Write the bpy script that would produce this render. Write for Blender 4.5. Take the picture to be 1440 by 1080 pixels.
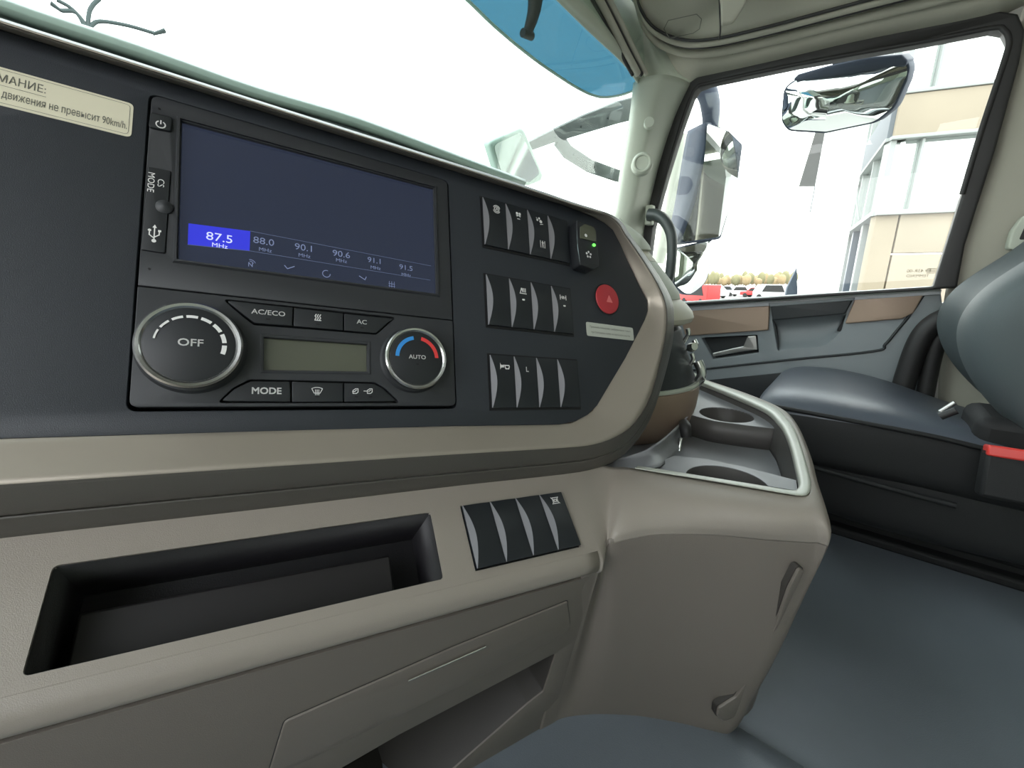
import bpy, bmesh, math, random
from math import radians, sin, cos, tan, pi, atan2, hypot
from mathutils import Vector as V, Matrix
from mathutils.geometry import tessellate_polygon
random.seed(4)
for o in list(bpy.data.objects): bpy.data.objects.remove(o)
SC = bpy.context.scene; COL = SC.collection
# ------------------------------------------------------------------ camera
FPX = 580.0; CX, CY = 720.0, 540.0
YAW, PIT = radians(50), radians(14)
F0 = V((sin(YAW), cos(YAW), 0)); UP = V((0, 0, 1)); CR = F0.cross(UP)
CF = F0*cos(PIT) - UP*sin(PIT); CU = CR.cross(CF); C0 = V((0, 0, .85))
cam = bpy.data.cameras.new('camera'); cam.sensor_width = 36; cam.lens = 36*FPX/1440
cam.clip_start = .01; cam.clip_end = 800
camo = bpy.data.objects.new('camera', cam); COL.objects.link(camo)
camo.matrix_world = Matrix((CR, CU, -CF)).transposed().to_4x4(); camo.location = C0
SC.camera = camo
# ------------------------------------------------------------------ sky and exposure
SC.view_settings.view_transform = 'Standard'; SC.view_settings.look = 'None'
SC.view_settings.gamma = 1; SC.view_settings.use_curve_mapping = False
SC.view_settings.exposure = 1.0
w = bpy.data.worlds.new('overcast_sky'); SC.world = w; w.use_nodes = True
nt = w.node_tree; bg = nt.nodes['Background']
tc = nt.nodes.new('ShaderNodeTexCoord'); sp = nt.nodes.new('ShaderNodeSeparateXYZ')
rp = nt.nodes.new('ShaderNodeValToRGB'); mr = nt.nodes.new('ShaderNodeMapRange')
nt.links.new(tc.outputs['Generated'], sp.inputs[0]); nt.links.new(sp.outputs['Z'], mr.inputs[0])
mr.inputs[1].default_value = -1; mr.inputs[2].default_value = 1
nt.links.new(mr.outputs[0], rp.inputs[0]); nt.links.new(rp.outputs[0], bg.inputs[0])
rp.color_ramp.elements[0].position = .49; rp.color_ramp.elements[0].color = (.30, .29, .27, 1)
rp.color_ramp.elements[1].position = .50; rp.color_ramp.elements[1].color = (1.0, .985, .95, 1)
e = rp.color_ramp.elements.new(.75); e.color = (.90, .95, 1.0, 1)
bg.inputs[1].default_value = 2.9
sun = bpy.data.lights.new('sun', 'SUN'); sun.energy = 1.2; sun.angle = radians(25); sun.color = (1, .93, .82)
suno = bpy.data.objects.new('sun', sun); COL.objects.link(suno)
suno.rotation_euler = V((-.55, .25, -.75)).to_track_quat('-Z', 'Y').to_euler()   # light travels this way (from front-right, high)

# ------------------------------------------------------------------ frames
class Frame:
    def __init__(s, o, ex, ey):
        s.o = V(o); s.ex = V(ex).normalized(); ey = V(ey); s.ey = (ey - s.ex*ey.dot(s.ex)).normalized()
        s.ez = s.ex.cross(s.ey)
    def W(s, a, b, c=0): return s.o + s.ex*a + s.ey*b + s.ez*c
    def px(s, x, y, c=0):
        r = ray(x, y); o = s.o + s.ez*c; t = (o - C0).dot(s.ez)/r.dot(s.ez); d = C0 + r*t - o
        return (d.dot(s.ex), d.dot(s.ey))
    def P(s, x, y, c=0): a, b = s.px(x, y, c); return s.W(a, b, c)
    def M(s): 
        m = Matrix((s.ex, s.ey, s.ez)).transposed().to_4x4(); m.translation = s.o; return m
    def sub(s, a, b, c=0): return Frame(s.W(a, b, c), s.ex, s.ey)
def ray(x, y): return CF + CR*((x-CX)/FPX) - CU*((y-CY)/FPX)
def onp(x, y, o, n): r = ray(x, y); return C0 + r*((V(o)-C0).dot(V(n))/r.dot(V(n)))
def XP(x, y, v): return onp(x, y, (v, 0, 0), (1, 0, 0))
def YP(x, y, v): return onp(x, y, (0, v, 0), (0, 1, 0))
def ZP(x, y, v): return onp(x, y, (0, 0, v), (0, 0, 1))
def HD(x, y, d): r = ray(x, y); return C0 + r*(d/hypot(r.x, r.y))      # at horizontal distance d
hdir = ray(1690, 566).normalized(); vv = ray(496, -3600)
PF0 = Frame((0, 0, 0), hdir, vv)
PF = Frame(C0 + ray(208, 140)*(.418/-(ray(208, 140).dot(PF0.ez))), hdir, vv)         # centre panel
SF = Frame(PF.P(0, 750, -.01), hdir, ray(396, -350))                                # sloping console face
WF = Frame((1.5, .745, 1.093), (1, 0, 0), (0, -.15, .989))                          # windshield
DF = Frame((1.7, 0, 0), (0, -1, 0), (0, 0, 1))                                      # door, seen from inside

# ------------------------------------------------------------------ materials
def lin(c): return tuple(((x/255)/12.92 if x/255 <= .04045 else ((x/255+.055)/1.055)**2.4) for x in c)
def mat(name, rgb, rough=.5, metal=0, grain=0, gscale=900, spec=.5, coat=0, emit=None, es=0, var=0):
    m = bpy.data.materials.new(name); m.use_nodes = True; n = m.node_tree; b = n.nodes['Principled BSDF']
    c = (*rgb, 1); b.inputs['Base Color'].default_value = c
    b.inputs['Roughness'].default_value = rough; b.inputs['Metallic'].default_value = metal
    b.inputs['Specular IOR Level'].default_value = spec; b.inputs['Coat Weight'].default_value = coat
    if emit: b.inputs['Emission Color'].default_value = (*emit, 1); b.inputs['Emission Strength'].default_value = es
    t = n.nodes.new('ShaderNodeTexCoord')
    if grain:
        x = n.nodes.new('ShaderNodeTexNoise'); x.inputs['Scale'].default_value = gscale; x.inputs['Detail'].default_value = 3
        u = n.nodes.new('ShaderNodeBump'); u.inputs['Strength'].default_value = grain; u.inputs['Distance'].default_value = .0006
        n.links.new(t.outputs['Object'], x.inputs['Vector']); n.links.new(x.outputs['Fac'], u.inputs['Height']); n.links.new(u.outputs[0], b.inputs['Normal'])
    if var:
        y = n.nodes.new('ShaderNodeTexNoise'); y.inputs['Scale'].default_value = var; y.inputs['Detail'].default_value = 4
        q = n.nodes.new('ShaderNodeMixRGB'); q.inputs[1].default_value = tuple(v*.82 for v in rgb)+(1,); q.inputs[2].default_value = tuple(min(1, v*1.15) for v in rgb)+(1,)
        n.links.new(t.outputs['Object'], y.inputs['Vector']); n.links.new(y.outputs['Fac'], q.inputs[0]); n.links.new(q.outputs[0], b.inputs['Base Color'])
    return m
def glass(name, tint, refl=.08, rough=.0, haze=None, hz=0):
    m = bpy.data.materials.new(name); m.use_nodes = True; n = m.node_tree; n.nodes.clear()
    o = n.nodes.new('ShaderNodeOutputMaterial'); t = n.nodes.new('ShaderNodeBsdfTransparent'); t.inputs[0].default_value = (*tint, 1)
    g = n.nodes.new('ShaderNodeBsdfGlossy'); g.inputs['Roughness'].default_value = rough
    f = n.nodes.new('ShaderNodeFresnel'); f.inputs[0].default_value = 1.45; x = n.nodes.new('ShaderNodeMixShader')
    k = n.nodes.new('ShaderNodeMath'); k.operation = 'MULTIPLY'; k.inputs[1].default_value = refl*12
    k.use_clamp = True
    n.links.new(f.outputs[0], k.inputs[0]); n.links.new(k.outputs[0], x.inputs[0])
    last = t
    if haze:
        d = n.nodes.new('ShaderNodeBsdfTranslucent'); d.inputs[0].default_value = (*haze, 1); y = n.nodes.new('ShaderNodeMixShader'); y.inputs[0].default_value = hz
        n.links.new(t.outputs[0], y.inputs[1]); n.links.new(d.outputs[0], y.inputs[2]); last = y
    n.links.new(last.outputs[0], x.inputs[1]); n.links.new(g.outputs[0], x.inputs[2]); n.links.new(x.outputs[0], o.inputs[0])
    return m
M = dict(
 face=mat('panel_dark', (.024, .028, .035), .47, grain=.35, gscale=1500),
 unit=mat('unit_plastic', (.030, .032, .036), .5, grain=.15, gscale=2500),
 btn=mat('button_plastic', (.016, .018, .021), .48),
 black=mat('black_gap', (.004, .004, .005), .6),
 switch=mat('switch_plastic', (.014, .017, .021), .42, grain=.2, gscale=2500),
 facet_lit=mat('switch_facet_lit', (.15, .15, .16), .5),  # lighter switch plastic, light on the left facet put into the colour
 bronze=mat('bronze_trim', (.40, .355, .30), .40, metal=.45, grain=.1, gscale=2500),
 lip=mat('lip_plastic', (.085, .078, .068), .42, grain=.3, gscale=1500),
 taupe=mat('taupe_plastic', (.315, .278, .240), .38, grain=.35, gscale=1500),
 taupe_shaded=mat('taupe_shaded_plastic', (.175, .152, .130), .42, grain=.35, gscale=1500),  # same taupe, with the shade of the lower console put into the colour
 slot=mat('slot_liner', (.012, .011, .013), .5, grain=.3),
 rim=mat('tray_rim', (.50, .52, .45), .35, grain=.1),
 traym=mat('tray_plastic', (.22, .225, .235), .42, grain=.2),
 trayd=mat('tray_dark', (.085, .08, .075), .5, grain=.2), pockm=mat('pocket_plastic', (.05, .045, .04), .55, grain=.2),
 cream=mat('cream_plastic', (.52, .50, .40), .5, grain=.3),
 brown=mat('brown_trim', (.34, .25, .185), .42, metal=.25, grain=.2),
 pillar=mat('pillar_plastic', (.46, .49, .41), .55, grain=.3, gscale=1200),
 head=mat('headliner_fabric', (.40, .385, .32), .85, grain=.5, gscale=1500),
 rubber=mat('rubber_seal', (.022, .021, .021), .55),
 doorp=mat('door_plastic', (.235, .262, .272), .45, grain=.35, gscale=1200),
 doord=mat('door_dark', (.020, .024, .026), .5, grain=.3, gscale=1200),
 ledge=mat('door_ledge_lit', (.62, .64, .67), .4, grain=.2),  # pale ledge, brightened in the colour in place of a highlight
 silver=mat('silver_paint', (.50, .50, .48), .3, metal=.8),
 chrome=mat('chrome', (.78, .78, .76), .12, metal=1),
 satin=mat('satin_ring', (.55, .55, .54), .22, metal=1),
 seat=mat('seat_vinyl', (.085, .098, .120), .36, grain=.4, gscale=700, spec=.6),
 seatd=mat('seat_fabric', (.009, .0095, .010), .7, grain=.4, gscale=900),
 seatb=mat('seat_back_vinyl', (.075, .093, .097), .62, grain=.4, gscale=900),
 floor=mat('floor_mat', (.180, .205, .235), .40, grain=.6, gscale=500, var=6),
 red=mat('hazard_red', (.45, .035, .045), .4),
 redl=mat('hazard_symbol', (.85, .22, .22), .5),
 buckle=mat('buckle_red', (.75, .06, .05), .35),
 white=mat('print_white', (.80, .80, .78), .6),
 greyp=mat('print_grey', (.12, .12, .10), .6),
 paper=mat('sticker_paper', (.72, .68, .52), .5),
 paper2=mat('sticker_paper_small', (.50, .52, .46), .5),
 lcd=mat('lcd_glass', (.10, .105, .075), .25),
 screen=mat('screen_glass', (.010, .013, .024), .14, spec=.6, emit=(.04, .05, .085), es=.25),
 led=mat('green_led', (.1, .8, .1), .4, emit=(.12, 1, .08), es=1.2),
 blue=mat('print_blue', (.04, .30, .75), .5), redp=mat('print_red', (.75, .05, .05), .5),
 scr_blue=mat('screen_blue', (.01, .01, .2), .3, emit=(.04, .05, .70), es=.40),
 scr_txt=mat('screen_text', (.06, .08, .13), .4, emit=(.30, .36, .60), es=.22),
 scr_line=mat('screen_line', (.05, .06, .1), .4, emit=(.10, .13, .22), es=.3),
 navy=mat('mirror_housing', (.045, .058, .085), .6, spec=.25), mirror=mat('mirror_glass', (.86, .9, .88), .02, metal=1),
 arm=mat('arm_grey', (.045, .06, .056), .5), handle=mat('handle_dark', (.05, .062, .06), .4),
 cowl=mat('cowl_green', (.34, .46, .40), .35),
 visor=glass('visor_blue', (.13, .27, .34), .02, haze=(.28, .38, .42), hz=.3),
 wglass=glass('windshield_glass', (.94, .98, .96), .012), dglass=glass('door_glass', (.95, .97, .95), .05),
 lens=glass('clear_lens', (.8, .8, .75), .12),
 concrete=mat('asphalt', (.21, .208, .20), .9, grain=.0, gscale=20, var=.3),
 colw=mat('column_white', (.62, .66, .62), .6), beige=mat('facade_beige', (.30, .255, .19), .7, var=.8),
 beige2=mat('facade_beige_dark', (.27, .225, .16), .7, var=.8), fgrey=mat('facade_grey', (.11, .125, .14), .6),
 mull=mat('facade_mullion', (.30, .32, .31), .5), fglass=mat('facade_glass', (.75, .80, .78), .05, metal=.9),
 fblue=mat('facade_bluegrey', (.08, .10, .125), .5), ban=mat('banner_grey', (.08, .08, .078), .8, var=2),
 t1=mat('foliage_yellow', (.30, .22, .12), .9, var=1), t2=mat('foliage_green', (.20, .185, .10), .9, var=1), t3=mat('foliage_ochre', (.30, .22, .12), .9, var=1),
 etch=mat('etched_print', (.30, .27, .20), .8), mirror2=mat('kerb_mirror_glass', (.42, .50, .45), .08, metal=1), paint=mat('cab_paint', (.72, .72, .70), .3), bark=mat('bark', (.10, .07, .05), .9), carr=mat('car_red', (.5, .03, .03), .3), carw=mat('car_white', (.7, .7, .7), .3), card=mat('car_grey', (.2, .21, .23), .3),
 tyre=mat('tyre', (.02, .02, .02), .8), lampm=mat('lamp_metal', (.05, .065, .065), .7, spec=.2), scr_txt2=mat('screen_text_bright', (.1, .1, .2), .4, emit=(.55, .6, 1), es=.6), etch2=mat('side_strip', (.20, .27, .28), .35), step=mat('slot_step', (.018, .016, .017), .5),
)
# ------------------------------------------------------------------ builders
def tagit(o, label=None, cat=None, group=None, kind=None):
    if label: o['label'] = label
    if cat: o['category'] = cat
    if group: o['group'] = group
    if kind: o['kind'] = kind
    return o
def thing(name, label, cat, at=(0, 0, 0), group=None, kind=None, frame=None):
    o = bpy.data.objects.new(name, None); COL.objects.link(o); o.empty_display_size = .02
    if frame is not None: o.matrix_world = frame.M()
    else: o.location = at
    MW[o.name] = o.matrix_world.copy() if frame is not None else Matrix.Translation(V(at))
    return tagit(o, label, cat, group, kind)
MW = {}
def link(name, me, m, parent=None, label=None, smooth=40):
    o = bpy.data.objects.new(name, me); COL.objects.link(o)
    if m is not None and not me.materials: me.materials.append(m)
    if smooth:
        for p in me.polygons: p.use_smooth = True
        me.set_sharp_from_angle(angle=radians(smooth))
    if parent:
        inv = MW[parent.name].inverted(); me.transform(inv); o.parent = parent; MW[o.name] = MW[parent.name]
    else: MW[o.name] = Matrix.Identity(4)
    if label: o['label'] = label
    return o
def mesh(vs, fs, fix=True):
    me = bpy.data.meshes.new('m'); me.from_pydata([tuple(v) for v in vs], [], fs)
    if fix:
        b = bmesh.new(); b.from_mesh(me); bmesh.ops.recalc_face_normals(b, faces=b.faces); b.to_mesh(me); b.free()
    me.update(); return me
def bevel(o, wd, seg=2, ang=35):
    d = o.modifiers.new('bevel', 'BEVEL'); d.width = wd; d.segments = seg; d.limit_method = 'ANGLE'; d.angle_limit = radians(ang); return o
def fillet(pts, r, seg=5):
    out = []; n = len(pts)
    for i in range(n):
        p = V(pts[i][:2]); a = V(pts[i-1][:2]); b = V(pts[(i+1) % n][:2]); rr = r[i] if isinstance(r, (list, tuple)) else r
        da = a-p; db = b-p
        if rr <= 0 or da.length < 1e-9 or db.length < 1e-9: out.append(p); continue
        ang = da.angle(db); t = min(rr/max(tan(ang/2), 1e-3), da.length*.45, db.length*.45)
        p0 = p+da.normalized()*t; p1 = p+db.normalized()*t
        for k in range(seg+1):
            s = k/seg; out.append(p0*(1-s)**2 + p*2*s*(1-s) + p1*s*s)
    return [(q.x, q.y) for q in out]
def circ(a, b, r, n=40): return [(a+r*cos(2*pi*k/n), b+r*sin(2*pi*k/n)) for k in range(n)]
def plate(name, fr, loops, z0, z1, m, parent=None, bev=0, label=None, smooth=30, bseg=2):
    """flat plate with holes in a frame, between offsets z0<z1 along the frame normal"""
    cu = bpy.data.curves.new('c', 'CURVE'); cu.dimensions = '2D'; cu.fill_mode = 'BOTH'
    for lp in loops:
        s = cu.splines.new('POLY'); s.points.add(len(lp)-1); s.use_cyclic_u = True
        for i, q in enumerate(lp): s.points[i].co = (q[0], q[1], 0, 1)
    t = (z1-z0)/2; cu.extrude = max(t-bev, 1e-6)
    if bev: cu.bevel_depth = bev; cu.bevel_resolution = bseg; cu.offset = -bev
    ob = bpy.data.objects.new('tmp', cu); me = bpy.data.meshes.new_from_object(ob)
    bpy.data.objects.remove(ob); bpy.data.curves.remove(cu)
    b = bmesh.new(); b.from_mesh(me); bmesh.ops.remove_doubles(b, verts=b.verts, dist=1e-6); b.to_mesh(me); b.free()
    me.materials.clear()
    mm = fr.M() @ Matrix.Translation((0, 0, (z0+z1)/2)); me.transform(mm)
    return link(name, me, m, parent, label, smooth)
def pxl(fr, pts, c=0): return [fr.px(x, y, c) for x, y in pts]
def grid(name, rows, m, parent=None, thick=0, sub=6, wrap=False, label=None, smooth=60, linear_rows=False, towards=None):
    """smooth surface through a grid of 3D points (Catmull-Rom), optional thickness"""
    def cr(p, n):
        out = []; L = len(p)
        for i in range(L-1):
            a = p[i-1] if i else p[0]*2-p[1]; b = p[i]; c = p[i+1]; d = p[i+2] if i+2 < L else p[-1]*2-p[-2]
            for k in range(n):
                t = k/n; out.append(.5*((2*b)+(c-a)*t+(2*a-5*b+4*c-d)*t*t+(3*b-3*c+d-a)*t**3))
        out.append(p[-1]); return out
    rows = [[V(q) for q in r] for r in rows]
    R1 = [cr(r, sub) for r in rows]; cols = [[r[j] for r in R1] for j in range(len(R1[0]))]
    cols = [cr(c, sub) for c in cols] if not linear_rows else cols
    nr, nc = len(cols[0]), len(cols)
    vs = [cols[j][i] for i in range(nr) for j in range(nc)]
    fs = [(i*nc+j, i*nc+j+1, (i+1)*nc+j+1, (i+1)*nc+j) for i in range(nr-1) for j in range(nc-1)]
    # orient the outside towards the viewer side (a point in the cab), thickness goes away from it
    me = mesh(vs, fs, False); tv = V(towards) if towards is not None else C0
    s = sum((p.normal.dot(tv-p.center) for p in me.polygons))
    if s < 0: me.flip_normals()
    o = link(name, me, m, parent, label, smooth)
    if thick: d = o.modifiers.new('thick', 'SOLIDIFY'); d.thickness = thick; d.offset = -1
    return o
def box(name, fr, a0, a1, b0, b1, c0, c1, m, parent=None, bev=0, label=None, seg=2):
    vs = [fr.W(a, b, c) for c in (c0, c1) for b in (b0, b1) for a in (a0, a1)]
    fs = [(0, 2, 3, 1), (4, 5, 7, 6), (0, 1, 5, 4), (2, 6, 7, 3), (0, 4, 6, 2), (1, 3, 7, 5)]
    o = link(name, mesh(vs, fs), m, parent, label, 35)
    if bev: bevel(o, bev, seg)
    return o
WORLD = Frame((0, 0, 0), (1, 0, 0), (0, 1, 0))
def tube(name, pts, r, m, parent=None, n=12, label=None, sub=6, flat=1):
    pts = [V(p) for p in pts]; rs = r if isinstance(r, (list, tuple)) else [r]*len(pts)
    P, R = [], []
    for i in range(len(pts)-1):
        a = pts[i-1] if i else pts[0]*2-pts[1]; b = pts[i]; c = pts[i+1]; d = pts[i+2] if i+2 < len(pts) else pts[-1]*2-pts[-2]
        k = sub if len(pts) > 2 else 1
        for j in range(k):
            t = j/k; P.append(.5*((2*b)+(c-a)*t+(2*a-5*b+4*c-d)*t*t+(3*b-3*c+d-a)*t**3)); R.append(rs[i]*(1-t)+rs[i+1]*t)
    P.append(pts[-1]); R.append(rs[-1]); vs = []; fs = []; ref = None
    for i, p in enumerate(P):
        t = (P[min(i+1, len(P)-1)]-P[max(i-1, 0)]).normalized()
        if ref is None: ref = t.orthogonal().normalized() if abs(t.z) > .9 else (UP - t*UP.dot(t)).normalized()
        ref = (ref - t*ref.dot(t)).normalized(); s = t.cross(ref)
        for k in range(n): a = 2*pi*k/n; vs.append(p+ref*cos(a)*R[i]*flat+s*sin(a)*R[i])
    for i in range(len(P)-1):
        for k in range(n): fs.append((i*n+k, i*n+(k+1) % n, (i+1)*n+(k+1) % n, (i+1)*n+k))
    fs.append(tuple(range(n))); fs.append(tuple(range((len(P)-1)*n, len(P)*n)))
    return link(name, mesh(vs, fs), m, parent, label, 50)
def lathe(name, fr, prof, m, parent=None, n=56, label=None, sx=1, a=0, b=0):
    """profile [(r, c)] turned about the frame normal at (a, b)"""
    vs = []; fs = []; L = len(prof)
    for r, c in prof:
        for k in range(n): t = 2*pi*k/n; vs.append(fr.W(a+max(r, 1e-5)*cos(t), b+max(r, 1e-5)*sin(t), c))
    for i in range(L-1):
        for k in range(n): fs.append((i*n+k, i*n+(k+1) % n, (i+1)*n+(k+1) % n, (i+1)*n+k))
    if prof[0][0] > 0: fs.append(tuple(range(n)))
    if prof[-1][0] > 0: fs.append(tuple(range((L-1)*n, L*n)))
    return link(name, mesh(vs, fs), m, parent, label, 35)
def text(name, fr, s, a, b, size, m, parent, c=.0003, align='CENTER', sx=1, bold=0, sp_=1):
    """flat lettering: outlines of the built-in font, filled contour by contour (its glyphs overlap)"""
    cu = bpy.data.curves.new('t', 'FONT'); cu.body = s; cu.size = 1; cu.align_x = align; cu.align_y = 'CENTER'
    cu.resolution_u = 3; cu.space_character = sp_; cu.fill_mode = 'NONE'
    ob = bpy.data.objects.new('tmp', cu); me = bpy.data.meshes.new_from_object(ob); bpy.data.objects.remove(ob); bpy.data.curves.remove(cu)
    nb = {}
    for e in me.edges: i, j = e.vertices; nb.setdefault(i, []).append(j); nb.setdefault(j, []).append(i)
    co = [(v.co.x, v.co.y) for v in me.vertices]; bpy.data.meshes.remove(me); seen = set(); loops = []
    for i in nb:
        if i in seen: continue
        lp = [i]; seen.add(i)
        while True:
            nx = [j for j in nb[lp[-1]] if j not in seen]
            if not nx: break
            lp.append(nx[0]); seen.add(nx[0])
        if len(lp) > 2: loops.append([co[j] for j in lp])
    def ins(p, L):
        r = False
        for (x0, y0), (x1, y1) in zip(L, L[1:]+L[:1]):
            if (y0 > p[1]) != (y1 > p[1]) and p[0] < (x1-x0)*(p[1]-y0)/(y1-y0)+x0: r = not r
        return r
    par = [next((k for k, K in enumerate(loops) if k != i and all(ins(p, K) for p in L)), None) for i, L in enumerate(loops)]
    vs = []; fs = []
    shifts = [(0, 0)] if not bold else [(-bold, -bold), (bold, -bold), (-bold, bold), (bold, bold)]
    for i, L in enumerate(loops):
        if par[i] is not None: continue
        grp = [L]+[loops[k] for k in range(len(loops)) if par[k] == i]; flat = [p for g in grp for p in g]
        tr = tessellate_polygon([[V((x, y, 0)) for x, y in g] for g in grp])
        for dx, dy in shifts:
            base = len(vs); vs += [fr.W(a+x*size*sx+dx, b+y*size+dy, c) for x, y in flat]; fs += [tuple(base+q for q in t) for t in tr]
    me = mesh(vs, fs, False)
    if sum(p.normal.dot(fr.ez) for p in me.polygons) < 0: me.flip_normals()
    return link(name, me, m, parent, None, 0)
def strokes(name, fr, lines, wd, m, parent, a=0, b=0, k=1, c=.0003, smooth=0):
    """flat printed symbol: poly-lines of width wd; a line given as ('f', pts) is a filled shape"""
    vs = []; fs = []
    for ln in lines:
        if ln[0] == 'f':
            base = len(vs); vs += [fr.W(a+x*k, b+y*k, c) for x, y in ln[1]]; fs.append(tuple(range(base, base+len(ln[1])))); continue
        for (x0, y0), (x1, y1) in zip(ln, ln[1:]):
            d = V((x1-x0, y1-y0)); 
            if d.length < 1e-9: continue
            d.normalize(); nn = V((-d.y, d.x))*wd/2/k; e = d*wd*.35/k
            base = len(vs)
            for q in ((x0-e.x+nn.x, y0-e.y+nn.y), (x0-e.x-nn.x, y0-e.y-nn.y), (x1+e.x-nn.x, y1+e.y-nn.y), (x1+e.x+nn.x, y1+e.y+nn.y)):
                vs.append(fr.W(a+q[0]*k, b+q[1]*k, c))
            fs.append((base, base+1, base+2, base+3))
    return link(name, mesh(vs, fs, False), m, parent, None, 0)
def arc(cx, cy, r, a0, a1, n=14): return [(cx+r*cos(radians(a0+(a1-a0)*i/n)), cy+r*sin(radians(a0+(a1-a0)*i/n))) for i in range(n+1)]
def ringseg(cx, cy, r0, r1, a0, a1, n=8): return ('f', arc(cx, cy, r1, a0, a1, n)+arc(cx, cy, r0, a1, a0, n))

# ================================================================== THE SETTING
# floor, tunnel step, walls and roof of the cab
fl = thing('floor', 'dark grey rubber cab floor mat beside the console', 'floor', (0, 0, 0), kind='structure')
box('floor_mat', WORLD, -.8, 1.75, -1.2, .9, .05, .20, M['floor'], fl)
grid('tunnel_cover', [[(-.8, y, .240), (.3, y, .240), (.49, y, .238), (.545, y, .228), (.58, y, .204), (.595, y, .18)] for y in (-1.1, -.4, .2, .8)], M['floor'], fl, thick=.01)
wl = thing('wall_left', 'left side wall of the cab with its window opening', 'wall', (-.8, 0, 0), kind='structure')
LWF = Frame((-.8, 0, 0), (0, 1, 0), (0, 0, 1))
plate('side_panel', LWF, [[(-1.2, 0), (.9, 0), (.9, 1.8), (-1.2, 1.8)], fillet([(-.55, .88), (.55, .80), (.45, 1.58), (-.55, 1.58)], .06)], -.03, 0, M['pillar'], wl)
wb = box('wall_back', WORLD, -.8, 1.75, -1.25, -1.2, 0, 1.8, M['pillar']); tagit(wb, 'beige rear wall of the cab behind the seats', 'wall', kind='structure')
wf = box('wall_front', WORLD, -.8, 1.75, .86, .9, 0, 1.02, M['doord']); tagit(wf, 'front bulkhead of the cab below the windshield', 'wall', kind='structure')

# ceiling with its moulding, overhead panel and visor
ce = thing('ceiling', 'beige moulded cab headliner above the door window', 'ceiling', (1, 0, 1.7), kind='structure')
mould = [(880, -40), (897, 0), (908, 36), (928, 60), (962, 74), (1005, 74), (1078, 59), (1207, 27), (1319, 0), (1440, -30), (1560, -62)]
mw = [XP(x, y, 1.6) if i > 3 else XP(x, y, 1.6-.05*(4-i)) for i, (x, y) in enumerate(mould)]
railo = [(846, -40), (872, 20), (897, 80), (935, 108), (971, 112), (1078, 84), (1207, 53), (1380, 19), (1450, 0), (1600, -30)]
inner = [p+V((-.05, -.01, .015)) for p in mw]
inner2 = [V((p.x-.35, p.y*.6-.02, max(p.z, 1.62)+.06)) for p in mw]
inner3 = [V((-.8, p.y*.3-.1, 1.78)) for p in mw]
seq = [p+V((.03, .004, .012)) for p in mw]
grid('headliner', [seq, inner, inner2, inner3], M['head'], ce, thick=.01, sub=5)
tube('roof_moulding', [p+V((-.006, 0, -.002)) for p in mw], .012, M['head'], ce, sub=6)
tube('roof_moulding', [p+V((-.05, -.008, .006)) for p in mw], .009, M['head'], ce, sub=6)
tube('moulding_gap', [p+V((-.030, -.005, .006)) for p in mw], .005, M['rubber'], ce, sub=6)
tube('moulding_gap', [p+V((-.064, -.012, .010)) for p in mw], .004, M['rubber'], ce, sub=6)
box('roof_skin', WORLD, -.8, 1.85, -1.25, .72, 1.86, 1.9, M['head'], ce)
# overhead flap panel and sun visor end
OF = Frame(XP(960, 30, 1.42), (mw[3]-mw[5])*-1, (-.6, 0, .35))
vis_ = [HD(x, y, d) for x, y, d in ((1075, -45, 1.30), (1062, -20, 1.34), (1047, 4, 1.37), (1034, 22, 1.39))]
grid('visor_end', [[HD(x, y, 1.36+.02*i) for i, (x, y) in enumerate(r)] for r in ([(985, -60), (1000, -30), (1012, 0), (1014, 36)], [(1010, -62), (1024, -32), (1032, 2), (1028, 34)], [(1040, -64), (1046, -34), (1046, 4), (1036, 26)], [(1062, -66), (1060, -36), (1052, -4), (1040, 18)])], M['head'], ce, thick=.02, sub=5)
tube('flap_gap', [HD(x, y, 1.50) for x, y in ((1010, -30), (1012, 10), (1013, 42), (1011, 56))], .0022, M['rubber'], ce)
strokes('flap_outline', OF, [fillet(pxl(OF, [(934, 40), (940, 28), (980, 19), (987, 26), (984, 40), (975, 46), (942, 53)]), .004)+[pxl(OF, [(934, 40)])[0]]], .0025, M['greyp'], ce, c=.002)

# side rail and pillar
tr = thing('trim_1', 'pale green-grey plastic trim of the right front pillar with a round cap', 'pillar trim', (1.55, .6, .9), kind='structure')
pl = [(858, 420), (862, 330), (872, 280), (883, 215), (893, 160), (899, 110), (880, 60), (850, 0), (835, -40)]
prr = [(905, 420), (906, 330), (915, 285), (930, 225), (950, 165), (972, 118), (975, 98), (975, 80), (975, 60)]
rowsp = []
for i in range(9):
    a = WF.P(*pl[i]) if i < 6 else WF.P(*pl[i], 0); b = XP(*prr[i], 1.655)
    if i >= 6: b = XP(*prr[i], 1.62)
    mid = (a+b)/2 + V((-.028, -.028, 0)); q1 = a*.75+b*.25+V((-.022, -.03, 0)); q3 = a*.25+b*.75+V((-.02, -.018, 0))
    rowsp.append([a+V((.02, .03, 0)), a, q1, mid, q3, b, b+V((.03, 0, 0))])
grid('pillar_cover', rowsp[:6], M['pillar'], tr, thick=.006, sub=6)
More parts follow.
